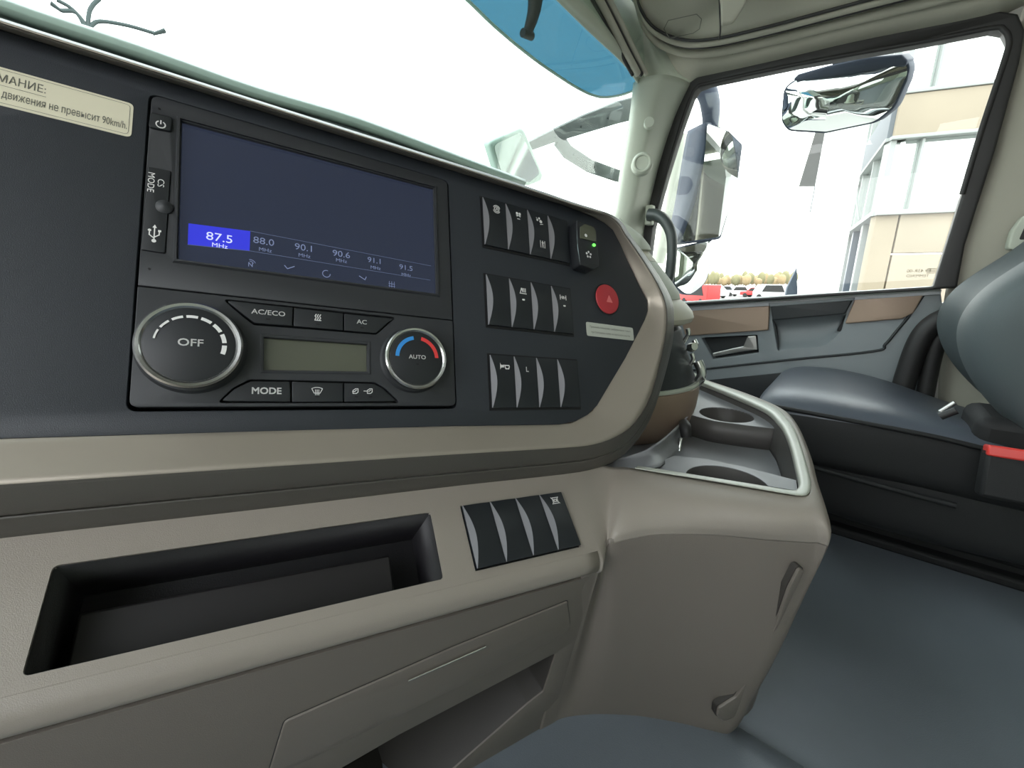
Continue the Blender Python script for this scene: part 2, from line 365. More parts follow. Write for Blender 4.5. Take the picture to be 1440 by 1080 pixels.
grid('pillar_head', [rowsp[5]]+[[WF.P(899, 118), WF.P(896, 108), WF.P(900, 95), XP(915, 88, 1.6), XP(935, 92, 1.62), XP(955, 100, 1.64), XP(973, 114, 1.66)],
     [WF.P(880, 92), WF.P(880, 75), WF.P(885, 60), XP(905, 60, 1.58), XP(928, 68, 1.6), XP(955, 85, 1.62), XP(990, 100, 1.66)],
     [WF.P(820, 30), WF.P(830, 15), WF.P(845, 0), XP(872, 5, 1.5), XP(897, 8, 1.52), XP(935, 66, 1.6), XP(1030, 88, 1.66)],
     [WF.P(775, -5), WF.P(785, -20), WF.P(800, -40), XP(855, -45, 1.45), XP(880, -45, 1.48), XP(930, 55, 1.6), XP(1078, 80, 1.66)]][1:] if False else
     [[WF.P(899, 118), WF.P(905, 112), XP(925, 112, 1.61), XP(950, 114, 1.63), XP(972, 118, 1.655)],
      [WF.P(878, 90), WF.P(886, 78), XP(912, 78, 1.6), XP(940, 92, 1.62), XP(985, 104, 1.66)],
      [WF.P(832, 47), WF.P(842, 30), XP(900, 30, 1.57), XP(926, 66, 1.61), XP(1030, 100, 1.67)],
      [WF.P(780, -3), WF.P(792, -22), XP(885, -15, 1.55), XP(910, 32, 1.61), XP(1078, 92, 1.67)],
      [WF.P(740, -40), WF.P(752, -60), XP(870, -70, 1.52), XP(900, -30, 1.62), XP(1078, 60, 1.68)]], M['pillar'], tr, thick=.006, sub=6)
pcF = Frame(WF.P(897, 235), (.62, -.78, 0), (0, -.05, 1))
def on_pillar(x, y): return HD(x, y, 1.655)
pcF = Frame(HD(903, 230, 1.60), (.42, -.9, 0), (0, 0, 1))
lathe('round_cap', pcF, [(0, .009), (.021, .009), (.0235, .013), (.028, .013), (.034, .006), (.036, -.02)], M['pillar'], tr, label='round raised cap on pillar')
cF2 = Frame(HD(913, 172, 1.60), (.42, -.9, 0), (0, 0, 1))
lathe('plug', cF2, [(.0, .003), (.015, .003), (.0165, .001), (.0165, -.02)], M['pillar'], tr)
# sunblind rail along the header
rail = [HD(x, y, d) for x, y, d in ((838, -10, 1.33), (858, 28, 1.40), (880, 72, 1.49), (897, 104, 1.56))]
tube('blind_rail', [p for p in rail], .010, M['head'], tr)
tube('blind_rail', [p+V((.035, -.012, .008)) for p in rail], .008, M['head'], tr)
tube('rail_gap', [p+V((.017, -.004, .002)) for p in rail], .007, M['rubber'], tr)
tube('rail_gap', [p+V((-.012, .012, -.004)) for p in rail], .005, M['rubber'], tr)

# roof side rail between moulding and the door seal
t2 = thing('trim_2', 'beige roof side rail between headliner and door window', 'roof trim', (1.65, 0, 1.5), kind='structure')
ro = [(968, 124), (1000, 113), (1078, 94), (1207, 64), (1380, 31), (1450, 5), (1600, -30)]
mo = [(930, 62), (962, 75), (1070, 61), (1207, 28), (1400, -20), (1480, -40), (1620, -80)]
A = [XP(x, y, 1.665) for x, y in ro]; B = [XP(x, y, 1.6) for x, y in mo]
grid('side_rail', [B, [a*.5+b*.5+V((-.012, 0, -.004)) for a, b in zip(A, B)], A], M['head'], t2, thick=.006)
tube('joint_gap', [XP(1033, 66, 1.6)+V((-.008, 0, 0)), (XP(1033, 66, 1.6)+XP(1032, 92, 1.665))/2+V((-.019, 0, -.004)), XP(1032, 92, 1.665)+V((-.004, 0, 0))], .0015, M['rubber'], t2)

# rear corner trim / curtain area right of the window
t3 = thing('trim_3', 'beige rear corner lining right of the door window', 'wall lining', (1.7, -.25, .4), kind='structure')
rr = []
for x0, y0, k in ((1455, -10, 0), (1425, 90, 0), (1398, 210, 0), (1352, 345, 0), (1338, 410, 0), (1330, 480, 0), (1325, 640, 0)):
    p = XP(x0, y0, 1.68); rr.append([p+V((.02, .01, 0)), p+V((-.01, -.015, 0)), V((1.66, -.30, p.z)), V((1.64, -.42, p.z)), V((1.63, -.7, p.z)), V((1.63, -1.2, p.z))])
grid('corner_lining', rr, M['head'], t3, thick=.01, sub=4)
bF = Frame(XP(1440, 330, 1.6), (0, -1, 0), (0, 0, 1))
plate('belt_guide', bF, [fillet([(-.022, -.035), (.06, -.035), (.06, .045), (-.01, .045), (-.022, .01)], .012)], -.03, .012, M['pillar'], t3, bev=.004)
plate('guide_slot', bF, [fillet([(-.008, -.012), (.03, -.012), (.03, .022), (-.004, .022)], .004)], .010, .0125, M['rubber'], t3)

# ---- door
d1 = thing('door_1', 'grey truck door panel with brown trim inserts and silver handle', 'door', (1.7, .1, .3), kind='structure')
out = pxl(DF, [(900, 436), (1322, 405), (1327, 440), (1322, 480), (1300, 600), (1240, 720), (900, 720)])
pock = fillet(pxl(DF, [(1086, 449), (1190, 441), (1183, 466), (1160, 486), (1094, 494)]), [.003, .003, .03, .03, .01])
hrec = fillet(pxl(DF, [(986, 475), (1065, 471), (1067, 496), (1003, 505)]), .006)
plate('door_panel', DF, [out, pock, hrec], -.05, 0, M['doorp'], d1, bev=.003)
plate('panel_backing', DF, [pxl(DF, [(905, 440), (1318, 410), (1320, 480), (1290, 600), (905, 700)])], -.075, -.05, M['doord'], d1)
# pocket bowl: sloping inside
pb = pock
grid('storage_pocket', [[DF.W(*DF.px(x, y), 0) for x, y in ((1088, 450), (1120, 447), (1160, 444), (1189, 442))],
   [DF.W(*DF.px(x, y), -.045) for x, y in ((1090, 462), (1120, 460), (1155, 457), (1184, 452))],
   [DF.W(*DF.px(x, y), -.035) for x, y in ((1093, 482), (1120, 480), (1150, 477), (1176, 466))],
   [DF.W(*DF.px(x, y), 0) for x, y in ((1095, 494), (1120, 491), (1160, 486), (1183, 466))]], M['doorp'], d1, thick=.003)
ledge = [(930, 426), (1318, 402), (1324, 408), (1322, 414), (930, 440)]
plate('window_ledge', DF, [pxl(DF, ledge)], -.02, .012, M['ledge'], d1, bev=.004)
plate('trim_insert', DF, [fillet(pxl(DF, [(955, 437), (1083, 430), (1081, 464), (965, 472)]), .004)], -.003, .010, M['brown'], d1, bev=.003)
plate('trim_insert', DF, [fillet(pxl(DF, [(1203, 419), (1299, 413), (1284, 440), (1268, 448), (1188, 455)]), .005)], -.003, .010, M['brown'], d1, bev=.003)
plate('pull_handle', DF, [fillet(pxl(DF, [(1084, 428), (1200, 420), (1189, 441), (1088, 450)]), .004)], -.003, .018, M['doord'], d1, bev=.004)
plate('armrest_top', DF, [fillet(pxl(DF, [(1082, 426), (1203, 418), (1201, 422), (1084, 431)]), .002)], .0, .022, M['doorp'], d1, bev=.002)
plate('handle_recess', DF, [pxl(DF, [(980, 470), (1070, 468), (1070, 500), (995, 508)])], -.05, -.035, M['doord'], d1)
plate('door_handle', DF, [fillet(pxl(DF, [(1001, 497), (1030, 490), (1045, 487), (1051, 473), (1063, 472), (1065, 492), (1040, 495), (1003, 502)]), [.003, 0, .006, .004, .003, .003, 0, .003])], -.02, -.004, M['silver'], d1, bev=.003, label='silver door opener')
# raised lower arm section bordered by a dark crease
cre = [(940, 524), (989, 519), (1110, 506), (1228, 494), (1245, 484), (1262, 464), (1280, 442), (1299, 414)]
tube('crease', [DF.P(x, y, .001) for x, y in cre], .004, M['doord'], d1)
plate('lower_pocket', DF, [fillet(pxl(DF, [(940, 545), (1000, 534), (1100, 524), (1150, 522), (1172, 532), (1172, 640), (940, 660)]), [0, .01, .05, .03, .03, 0, 0])], -.01, .004, M['doord'], d1, bev=.003)
# window frame seal, glass
SFm = Frame((1.66, 0, 0), (0, -1, 0), (0, 0, 1))
win_in = [(905, 430), (919, 320), (937, 251), (959, 179), (974, 137), (982, 125), (997, 119), (1121, 93), (1300, 61), (1392, 43), (1410, 46), (1417, 60), (1412, 84), (1378, 187), (1352, 274), (1312, 403)]
win_out = [(888, 434), (897, 330), (912, 285), (927, 226), (951, 157), (968, 120), (985, 107), (1078, 84), (1207, 54), (1395, 17), (1430, 22), (1440, 45), (1432, 90), (1399, 210), (1356, 345), (1341, 410), (1338, 440), (1316, 440), (1312, 403+12), (960, 436)]
w1 = thing('window_1', 'passenger door window in a black rubber seal', 'window', (1.66, .1, .85), kind='structure')
winl = pxl(SFm, win_in)
plate('rubber_seal', SFm, [fillet(pxl(SFm, win_out[:15]+[(1345, 405), (1318, 406.5), (960, 430)]), .008), fillet(winl, .006)], -.035, .012, M['rubber'], w1, bev=.006, bseg=3)
tube('seal_lip', [SFm.W(*q, .012) for q in winl[1:-1]], .006, M['rubber'], w1)
plate('window_glass', SFm, [pxl(SFm, [(895, 436), (930, 200), (975, 110), (1400, 30), (1430, 60), (1325, 410)])], -.024, -.020, M['dglass'], w1)
# glass approval marks low in the corner of the pane, seen from behind
text('etched_mark', SFm, 'E9 43R-00', *SFm.px(1292, 381, -.019), .012, M['etch'], w1, c=-.019, sx=-1)
text('etched_mark', SFm, 'TEMPERED', *SFm.px(1290, 388, -.019), .010, M['etch'], w1, c=-.019, sx=-1)
strokes('etched_box', SFm, [[(0, y), (.018, y)] for y in (0, .004, .008, .012)], .0015, M['etch'], w1, *SFm.px(1303, 384, -.019), c=-.019)
# body-side weatherstrip behind the door
d2 = tube('trim_4', [XP(x, y, 1.63) for x, y in ((1352, 440), (1318, 452), (1296, 474), (1280, 512), (1266, 560), (1255, 620))], .026, M['rubber'])
tagit(d2, 'thick black weatherstrip curving down behind the passenger door', 'door seal', kind='structure')
d3 = tube('trim_5', [XP(x, y, 1.64) for x, y in ((1345, 455), (1325, 470), (1312, 500), (1300, 560), (1290, 620))], .020, M['rubber'])
tagit(d3, 'inner black rubber strip beside the rear door edge', 'door seal', kind='structure')

OSK = Frame((1.82, 0, 0), (0, -1, 0), (0, 0, 1))
op = plate('wall_right', OSK, [[(-.80, -.2), (1.25, -.2), (1.25, 1.9), (-.80, 1.9)], pxl(OSK, [(880, 446), (925, 200), (965, 100), (1410, 20), (1455, 60), (1345, 425)])], -.03, 0, M['paint'])
tagit(op, 'outer skin of the cab side around the door window', 'wall', kind='structure')
# ---- windshield
w2 = plate('window_2', WF, [[(-2.3, -.14), (.14, -.14), (.02, .42), (-.4, .95), (-2.3, .95)]], -.006, -.001, M['wglass'])
tagit(w2, 'greenish windshield glass above the dashboard', 'windshield', kind='structure')

# ================================================================== DASHBOARD
db = thing('dashboard', 'dark blue-grey centre dashboard face framed by a bronze-grey bezel with cream end pod', 'dashboard', frame=PF)
face = [(-160, 640), (-160, -18), (0, 42), (200, 108), (360, 155), (732, 270), (800, 291), (833, 304), (850, 313), (862, 323), (872, 342), (883, 367), (900, 403), (910, 422), (911, 437), (907, 450), (880, 503), (840, 570), (827, 583), (810, 592), (787, 597), (640, 599), (0, 617)]
top = lambda x: 566-(1690-x)*(566-42)/1690
facep = pxl(PF, [(-160, 632), (-160, top(-160)), (0, 42), (400, top(400)), (785, top(785))] + face[7:])
facep = [(facep[0][0]-.35, facep[0][1]), (facep[1][0]-.35, facep[1][1])] + facep[2:]
UL = fillet([(.0005, -.2645), (.2715, -.2645), (.2715, .0065), (.0005, .0065)], .007)
plate('face_panel', PF, [facep, UL], -.035, 0, M['face'], db, bev=.0008)
plate('unit_recess', PF, [fillet([(-.004, -.268), (.276, -.268), (.276, .010), (-.004, .010)], .007)], -.04, -.030, M['black'], db)
# bezel: inner edge (on the face) -> crest -> groove -> base
inn = [(-160, 622), (0, 618), (400, 606), (640, 600), (787, 597.5), (812, 592), (829, 583), (842, 570), (881, 503), (908, 450), (912, 437), (911, 421), (901, 402), (884, 366), (873, 341), (863, 322), (850, 312), (833, 303), (800, 291), (732, 270), (400, top(400)), (0, 41), (-160, top(-160)-1)]
crs = [(-160, 693), (0, 682), (400, 655), (640, 639), (790, 630), (835, 625), (866, 614), (893, 594), (916, 553), (934, 480), (937, 443), (934, 423), (923, 398), (902, 364), (879, 331), (869, 315), (855, 304), (833, 297), (800, 287), (732, 264), (400, 566-1290*.3157+.5), (0, 33), (-160, -18)]
grv = [(-160, 742), (0, 726), (400, 688), (640, 665), (790, 651), (840, 643), (875, 628), (902, 598), (922, 556), (943, 483), (945, 443), (942, 423), (930, 399), (907, 364), (883, 330), (872, 314), (857, 302), (833, 294), (800, 284), (732, 261), (400, 566-1290*.3157-2), (0, 30), (-160, -21)]
bas = [(-160, 776), (0, 757), (400, 712), (640, 683), (790, 667), (838, 657), (872, 641), (903, 603), (922, 556), (941, 483), (943, 443), (940, 423), (928, 399), (906, 365), (882, 332), (871, 316), (856, 305), (833, 297), (800, 287), (732, 264), (400, 566-1290*.3157+1), (0, 34), (-160, -17)]
Pi = [PF.P(x, y, .0) for x, y in inn]; Pc = [PF.P(x, y, .017) for x, y in crs]; Pg = [PF.P(x, y, .004) for x, y in grv]; Pb = [PF.P(x, y, -.016) for x, y in bas]
back = [PF.P(x, y, -.016)-PF.ez*.05+PF.ey*.006 for x, y in bas]
for L_ in (Pi, Pc, Pg, Pb, back):                    # the panel runs on to the left beyond the frame
    L_[0] = L_[0]-PF.ex*.35; L_[-1] = L_[-1]-PF.ex*.35
Pm = [a*.5+b*.5 - PF.ez*.0006 for a, b in zip(Pi, Pc)]
Pc2 = [a*.97+b*.03 for a, b in zip(Pc, Pg)]
grid('bezel_trim', [[p-PF.ez*.004 for p in Pi], Pi, Pm, Pc], M['bronze'], db, sub=3, linear_rows=False, thick=.002, label='bronze-grey bevelled trim')
grid('bezel_lip', [Pc, [a*.93+b*.07+PF.ez*.0012 for a, b in zip(Pc, Pg)], [a*.2+b*.8+PF.ez*.0016 for a, b in zip(Pc, Pg)], Pg], M['lip'], db, sub=3, thick=.002)
grid('lower_lip', [[p-PF.ez*.003 for p in Pg], [p+(a-p)*.3-PF.ez*.001 for p, a in zip(Pg, Pb)], Pb, back], M['lip'], db, sub=3, thick=.002)
# pad behind the panel, up to the glass
pad0 = [(-200, -40), (0, 34), (200, 98), (400, 161), (600, 223), (700, 254), (800, 287)]
pad1 = [(-200, -62), (0, 17), (200, 82), (360, 136), (500, 176), (640, 226), (733, 259)]
ext = lambda r: [r[0]+(r[0]-r[-1]).normalized()*.45]+r
grid('windshield_cowl', [ext([YP(x, y+6, .70) for x, y in pad1]), ext([YP(x, y, .72) for x, y in pad1]), ext([YP(x, y, .72)+V((0, .12, -.03)) for x, y in pad1])], M['cowl'], db, thick=.01, sub=4, label='pale green dash edge under the windshield')
cl = []
for c in (0, .33, .66, 1):
    cl.append([PF.P(x, y, .0)*(1-c) + (YP(x2, y2+2, .70)+V((0, 0, -.012)))*c - V((0, 0, .03*sin(pi*c))) for (x, y), (x2, y2) in zip([(-200, -30), (0, 37), (200, 101), (360, 150), (500, 195), (640, 240), (733, 268)], pad1)])
grid('top_pad', [ext(r) for r in cl], M['doord'], db, thick=.01, sub=4)
# passenger side end pod
AX = HD(865, 400, .95); D_ = .95; az0 = atan2(AX.x, AX.y)
def sil(x, y):
    r = ray(x, y); da = atan2(r.x, r.y)-az0; return (D_*sin(da), C0.z + D_*cos(da)*r.z/hypot(r.x, r.y))
PDF = Frame((AX.x, AX.y, 0), (1, 0, 0), (0, 1, 0))
def layer(name, pts, m, lab=None, cap=True):
    pr = [sil(*q) for q in pts]; return lathe(name, PDF, pr, m, db, 96, lab)
layer('pod_cap', [(866, 306), (885, 318), (903, 332), (914, 346), (916, 352), (910, 356)], M['pillar'])
layer('pod_top', [(880, 325), (905, 345), (914, 356), (923, 368), (921, 369)], M['cream'])
layer('pod_cover', [(915, 366), (924, 369), (934, 382), (945, 396), (955, 411), (957, 420), (950, 422)], M['pillar'])
layer('pod_shoulder', [(940, 417), (956, 420), (966, 428), (974, 438), (976, 446), (973, 452), (960, 456), (935, 457)], M['cream'])
layer('vent_drum', [(945, 452), (958, 462), (962, 480), (968, 500), (974, 520), (979, 534), (974, 538)], M['doord'])
layer('pod_band', [(978, 533.5), (984, 533.5), (985.2, 536), (984.5, 538.5), (980, 539)], M['pillar'], 'pale thin band above brown trim')
layer('brown_skirt', [(980, 536), (984, 540), (983, 552), (979, 570), (972, 588), (962, 601), (948, 606)], M['brown'], 'brown lower skirt of the end pod')
# vent blades near the right edge
def podp(x, y, k=1.0):
    return HD(x, y, D_*cos(min(.25, abs(atan2(ray(x, y).x, ray(x, y).y)-az0)))*k)
for pts in ([(967, 462), (968, 470), (963, 478), (957, 484)], [(976, 478), (979, 486), (974, 492), (966, 490)], [(973, 497), (975, 505), (971, 513), (966, 517)], [(957, 492), (960, 500), (966, 508)], [(962, 520), (965, 526), (970, 532)]):
    tube('vent_blade', [podp(x, y, .985) for x, y in pts], .0045, M['chrome'], db, n=8)
tube('vent_rim', [podp(x, y, .985) for x, y in ((981, 508), (986, 520), (986, 530), (980, 538), (973, 541))], .010, M['chrome'], db, n=10)
tube('vent_knob', [podp(970, 488, .98), podp(977, 487, .97)], .008, M['chrome'], db, n=10)

# ---- radio
ra = thing('car_radio', 'black flush car radio with wide touchscreen showing 87.5 MHz', 'radio', frame=PF.sub(.0, 0))
def line_v(px_, c=0): return PF.px(*px_, c)[1]
vs_ = line_v((192, 403))
scr = pxl(PF, [(256, 172), (609, 266), (613, 414), (251, 366)])
rb = fillet([(.0025, vs_+.0006), (.2695, vs_+.0006), (.2695, .0045), (.0025, .0045)], [.0005, .0005, .007, .007])
pwr = fillet(pxl(PF, [(213, 162), (244, 169), (242, 189), (210, 183)]), .0025)
usb = fillet(pxl(PF, [(209, 237), (241, 243), (233, 358), (200, 353)]), .001)
plate('radio_body', PF, [rb, scr, pwr, usb], -.028, .002, M['unit'], ra, bev=.0006)
frm = [(a, b) for a, b in scr]
cx_, cy_ = sum(a for a, b in scr)/4, sum(b for a, b in scr)/4
def grow(l, k, ky=None): 
    cx, cy = sum(a for a, b in l)/len(l), sum(b for a, b in l)/len(l); ky = k if ky is None else ky
    return [(a+math.copysign(k, a-cx), b+math.copysign(ky, b-cy)) for a, b in l]
vsl = [PF.W(a, b, .002) for a, b in grow(scr, .0035)]+[PF.W(a, b, .0042) for a, b in grow(scr, .0022)]+[PF.W(a, b, .0042) for a, b in grow(scr, .0008)]+[PF.W(a, b, -.002) for a, b in grow(scr, -.0015)]
fsl = [(k*4+i, k*4+(i+1) % 4, (k+1)*4+(i+1) % 4, (k+1)*4+i) for k in range(3) for i in range(4)]
link('screen_frame', mesh(vsl, fsl, False), M['unit'], ra, smooth=20)
sc = plate('touchscreen', PF, [grow(scr, .001)], -.006, -.0012, M['screen'], ra, label='dark glossy touchscreen with radio stations')
def SP(x, y): return PF.px(x, y, -.001)
def prn(name, pts, m, c=-.0010): return strokes(name, PF, [('f', [SP(*q) for q in pts])], .001, m, sc, c=c)
prn('station_tile', [(265, 314), (352, 325), (351, 353), (264, 344)], M['scr_blue'])
for s_, x, y, sz in (('87.5', 309, 335, .0105), ('MHz', 309, 346, .0055), ('88.0', 371, 340, .009), ('MHz', 373, 352, .005), ('90.1', 428, 349, .009), ('MHz', 428, 360, .005), ('90.6', 480, 358, .009), ('MHz', 480, 367, .005), ('91.1', 527, 367, .008), ('MHz', 528, 377, .005), ('91.5', 571, 377, .008), ('MHz', 571, 387, .005)):
    a, b = SP(x, y); text('station_text', PF, s_, a, b, sz, M['scr_txt2' if x < 320 else 'scr_txt'], sc, c=-.0006, sx=1.1)
for l in ([(264, 344), (352, 353), (605, 394)], [(352, 325), (606, 374)]):
    strokes('divider', PF, [[SP(*q) for q in l]], .0005, M['scr_line'], sc, c=-.0009)
def icon(fr, parent, m, x, y, lines, k, wd, c, nm='symbol'):
    a, b = fr.px(x, y, c); return strokes(nm, fr, lines, wd, m, parent, a, b, k, c)
icon(PF, sc, M['scr_txt'], 352, 371, [arc(0, 0, 1, 20, 100), arc(0, 0, .6, 20, 100), [(-.3, -.6), (-.3, .3), (.4, -.6), (.4, .2)]], .004, .0006, -.0008)
icon(PF, sc, M['scr_txt'], 407, 376, [[(-1, .3), (-.4, -.4), (1, .4)]], .004, .0008, -.0008)
icon(PF, sc, M['scr_txt'], 459, 385, [arc(0, 0, .9, 70, 360)], .0038, .0007, -.0008)
icon(PF, sc, M['scr_txt'], 511, 391, [[(-1, .4), (.4, -.4), (.7, .4)]], .004, .0008, -.0008)
icon(PF, sc, M['scr_txt'], 551, 400, [[(x, -1), (x, 1)] for x in (-.8, 0, .8)]+[[(-1, y), (1, y)] for y in (-.6, .2)], .0032, .0005, -.0008)
pb_ = plate('power_button', PF, [pwr], -.006, .0045, M['btn'], ra, bev=.0012)
icon(PF, pb_, M['white'], 226, 175, [arc(0, 0, 1, 125, 415), [(0, .2), (0, 1.2)]], .0030, .0009, .0048)
us = plate('usb_cover', PF, [usb], -.006, .0032, M['btn'], ra, bev=.0006)
icon(PF, us, M['white'], 217, 328, [[(0, -2.2), (0, 2.2)], [(0, -1.2), (1.1, -.3), (1.1, .8)], [(0, -1.5), (-1.1, -.6), (-1.1, .6)], ('f', [(-.5, 1.7), (.5, 1.7), (0, 2.7)]), ('f', arc(0, -2.3, .55, 0, 330, 8)), ('f', [(.8, .6), (1.5, .6), (1.5, 1.2), (.8, 1.2)]), ('f', arc(-1.1, .8, .4, 0, 330, 8))], .0028, .0008, .0034)
TF = Frame(PF.P(219, 259, .0035), -PF.ey, PF.ex)
text('lettering', TF, 'MODE', -.001, -.0032, .0062, M['white'], us, c=0)
text('lettering', TF, 'CS', -.002, .0030, .0062, M['white'], us, c=0)
lathe('finger_grip', PF.sub(*PF.px(231, 291, .003), .0), [(.0, .0062), (.0035, .0056), (.0058, .0035), (.0062, .001)], M['unit'], us, 24)
for q in ((224, 153), (210, 378)):
    a, b = PF.px(*q, .002); lathe('pinhole', PF, [(0, .0024), (.0009, .0024), (.001, .001)], M['black'], ra, 12, a=a, b=b)

# ---- climate unit
cu_ = thing('climate_control_unit', 'black climate control unit with two chrome-ringed knobs and small display', 'climate control', frame=PF.sub(0, vs_))
b1 = fillet(pxl(PF, [(316, 423), (412, 433.5), (411, 460), (358, 456), (342, 444)]), [.002, 0, 0, .004, .006])
b2 = pxl(PF, [(413, 434), (482, 441.5), (482, 466), (412, 460)])
b3 = fillet(pxl(PF, [(483, 442), (555, 449), (545, 455), (528, 470), (483, 466)]), [0, .002, .004, .004, 0])
b4 = fillet(pxl(PF, [(310, 565), (330, 547), (353, 536), (408, 537), (409, 566)]), [.002, .006, .004, 0, 0])
b5 = pxl(PF, [(410, 537), (482, 539), (482, 566), (410, 566)])
b6 = fillet(pxl(PF, [(483, 539), (525, 540), (538, 547), (558, 565), (483, 566)]), [0, .004, .006, .002, 0])
def dense(l, st):
    out = []
    for i in range(len(l)):
        a, b = V(l[i]), V(l[(i+1) % len(l)]); n = max(1, int((b-a).length/st))
        out += [tuple(a+(b-a)*(k/n)) for k in range(n)]
    return out
def off(l, k):
    b = bmesh.new(); n = len(l); out = []
    ar = sum(l[i-1][0]*l[i][1]-l[i][0]*l[i-1][1] for i in range(n)); s = 1 if ar > 0 else -1
    for i in range(n):
        a, p, c = V(l[i-1]), V(l[i]), V(l[(i+1) % n]); d1_ = (p-a); d2_ = (c-p)
        if d1_.length < 1e-7: d1_ = d2_
        if d2_.length < 1e-7: d2_ = d1_
        n1 = V((d1_.y, -d1_.x)).normalized(); n2 = V((d2_.y, -d2_.x)).normalized(); m_ = (n1+n2)
        m_ = m_.normalized() if m_.length > 1e-6 else n1
        out.append(tuple(p+m_*k*s/max(.5, m_.dot(n1))))
    b.free(); return out
tophole = fillet(pxl(PF, [(313, 421.5), (556, 447), (547, 455), (529, 471.5), (411, 462), (356, 458), (340, 445)]), [.002, .002, .004, .004, 0, .004, .006])
bothole = fillet(pxl(PF, [(306, 567), (328, 546), (352, 534), (526, 538), (540, 546), (562, 567)]), [.002, .006, .004, .004, .006, .002])
dsp = pxl(PF, [(371, 475), (516, 485), (516, 523), (371, 521)])
cb = fillet([(.0025, -.2615), (.2695, -.2615), (.2695, vs_-.0006), (.0025, vs_-.0006)], [.006, .006, .0005, .0005])
plate('unit_body', PF, [cb, tophole, bothole, dsp], -.028, .0025, M['unit'], cu_, bev=.0006)
plate('button_gap', PF, [cb], -.029, -.006, M['black'], cu_)
for nm, l in (('b', b1), ('b', b2), ('b', b3), ('b', b4), ('b', b5), ('b', b6)):
    pass
def sym(parent, x, y, lines, k=.003, wd=.0006, c=.0035, m='white'): return icon(PF, parent, M[m], x, y, lines, k, wd, c)
def led(parent, x, y, fr=PF, c=.0034, m='black', w=.0032, h=.0014):
    a, b = fr.px(x, y, c); return plate('indicator_lamp', fr, [[(a-w/2, b-h/2), (a+w/2, b-h/2), (a+w/2, b+h/2), (a-w/2, b+h/2)]], c-.001, c+.0001, M[m], parent)
def btn(l): return plate('push_button', PF, [off(l, -.0003)], -.006, .0032, M['btn'], cu_, bev=.0006)
def T(parent, s, x, y, sz, m='white', c=.0034, fr=PF, bold=.00008, sx=1): a, b = fr.px(x, y, c); return text('lettering', fr, s, a, b, sz, M[m], parent, c=c, bold=bold, sx=sx)
B = btn(b1); T(B, 'AC/ECO', 378, 440, .0062, sx=1.15); led(B, 377, 449)
B = btn(b2); led(B, 447, 456); sym(B, 447, 446, [[(x-.2, -1), (x+.2, -.3), (x-.2, .4), (x+.2, 1.1)] for x in (-.8, 0, .8)]+[[(-1.1, -1.3), (1.1, -1.3)]], .0024, .0008)
B = btn(b3); T(B, 'AC', 509, 453, .0062, sx=1.15); led(B, 509, 461)
B = btn(b4); T(B, 'MODE', 375, 550, .0080, sx=1.0, bold=.00018)
B = btn(b5); led(B, 446, 558); sym(B, 446, 549, [arc(0, -2.2, 3.2, 60, 120)+[(-.9, -.9)], [(1.6, .55), (.9, -.9), (-.9, -.9)]]+[[(x, -1.5), (x, .2)] for x in (-.5, 0, .5)], .0028, .0006)
B = btn(b6); led(B, 501, 558); led(B, 521, 558)
for x, fl_ in ((500, 0), (520, 1)):
    sym(B, x, 550, [[(-1, -1), (-1, .3), (0, 1), (1, 1), (1, -.4), (.3, -1), (-1, -1)], [(-.4, -.2), (.4, .5)]]+([[(-2.4, 0), (-.8, 0)]] if fl_ else [[(-1.2, -.2), (-.2, -.2)]]), .0023, .0007)
# display
vsl = [PF.W(a, b, .0026) for a, b in grow(dsp, .003)]+[PF.W(a, b, .0032) for a, b in grow(dsp, .002)]+[PF.W(a, b, .0030) for a, b in grow(dsp, .0008)]+[PF.W(a, b, -.0025) for a, b in grow(dsp, -.002)]
link('display_frame', mesh(vsl, fsl, False), M['unit'], cu_, smooth=20)
plate('display', PF, [grow(dsp, .001)], -.006, -.0022, M['lcd'], cu_, label='blank olive-grey liquid crystal display')
def knob(px_, rx_, hh, sc_):
    a, b = PF.px(px_[0], px_[1], hh); a2, _ = PF.px(rx_, px_[1], hh); R = abs(a2-a); fr = PF.sub(a, b, 0)
    lathe('knob_skirt', fr, [(R*1.06, .0026), (R*1.08, .0032), (R*1.02, .0055), (R*.95, .006)], M['btn'], cu_)
    k = lathe('rotary_knob', fr, [(R*.93, .004), (R*.92, hh*.55), (R*.96, hh*.62), (R, hh*.8), (R, hh*.95), (R*.96, hh*1.04), (R*.90, hh*1.02), (R*.86, hh*.94)], M['satin'], cu_, 72, label='satin chrome ring of a rotary knob')
    lathe('knob_grip', fr, [(R*.945, .004), (R*.945, hh*.5)], M['btn'], k, 72)
    lathe('knob_cap', fr, [(0, hh*1.0), (R*.80, hh*.99), (R*.87, hh*.93), (R*.87, hh*.7)], M['btn'], k, 64)
    return fr, k, R, hh
fr, k, R, hh = knob((268, 484), 342, .018, 1)
text('lettering', fr, 'OFF', 0, .001, .0082, M['white'], k, c=hh*1.01+.0002, bold=.00012, sx=1.15)
for i in range(8):
    a0 = 180-i*24.5; wd = .0010+.00022*i
    strokes('scale_mark', fr, [ringseg(0, 0, R*.66-wd, R*.66+wd*.3, a0-9.6+2, a0-9.6-17, 5)], .001, M['white'], k, c=hh*1.01+.0003)
fr, k, R, hh = knob((587, 503), 628.5, .016, 1)
text('lettering', fr, 'AUTO', 0, .0005, .0058, M['white'], k, c=hh*1.01+.0002, bold=.0001, sx=1.1)
strokes('cold_arc', fr, [ringseg(0, 0, R*.58, R*.70, 178, 100, 10)], .001, M['blue'], k, c=hh*1.01+.0003)
strokes('hot_arc', fr, [ringseg(0, 0, R*.58, R*.70, 78, 2, 10)], .001, M['redp'], k, c=hh*1.01+.0003)
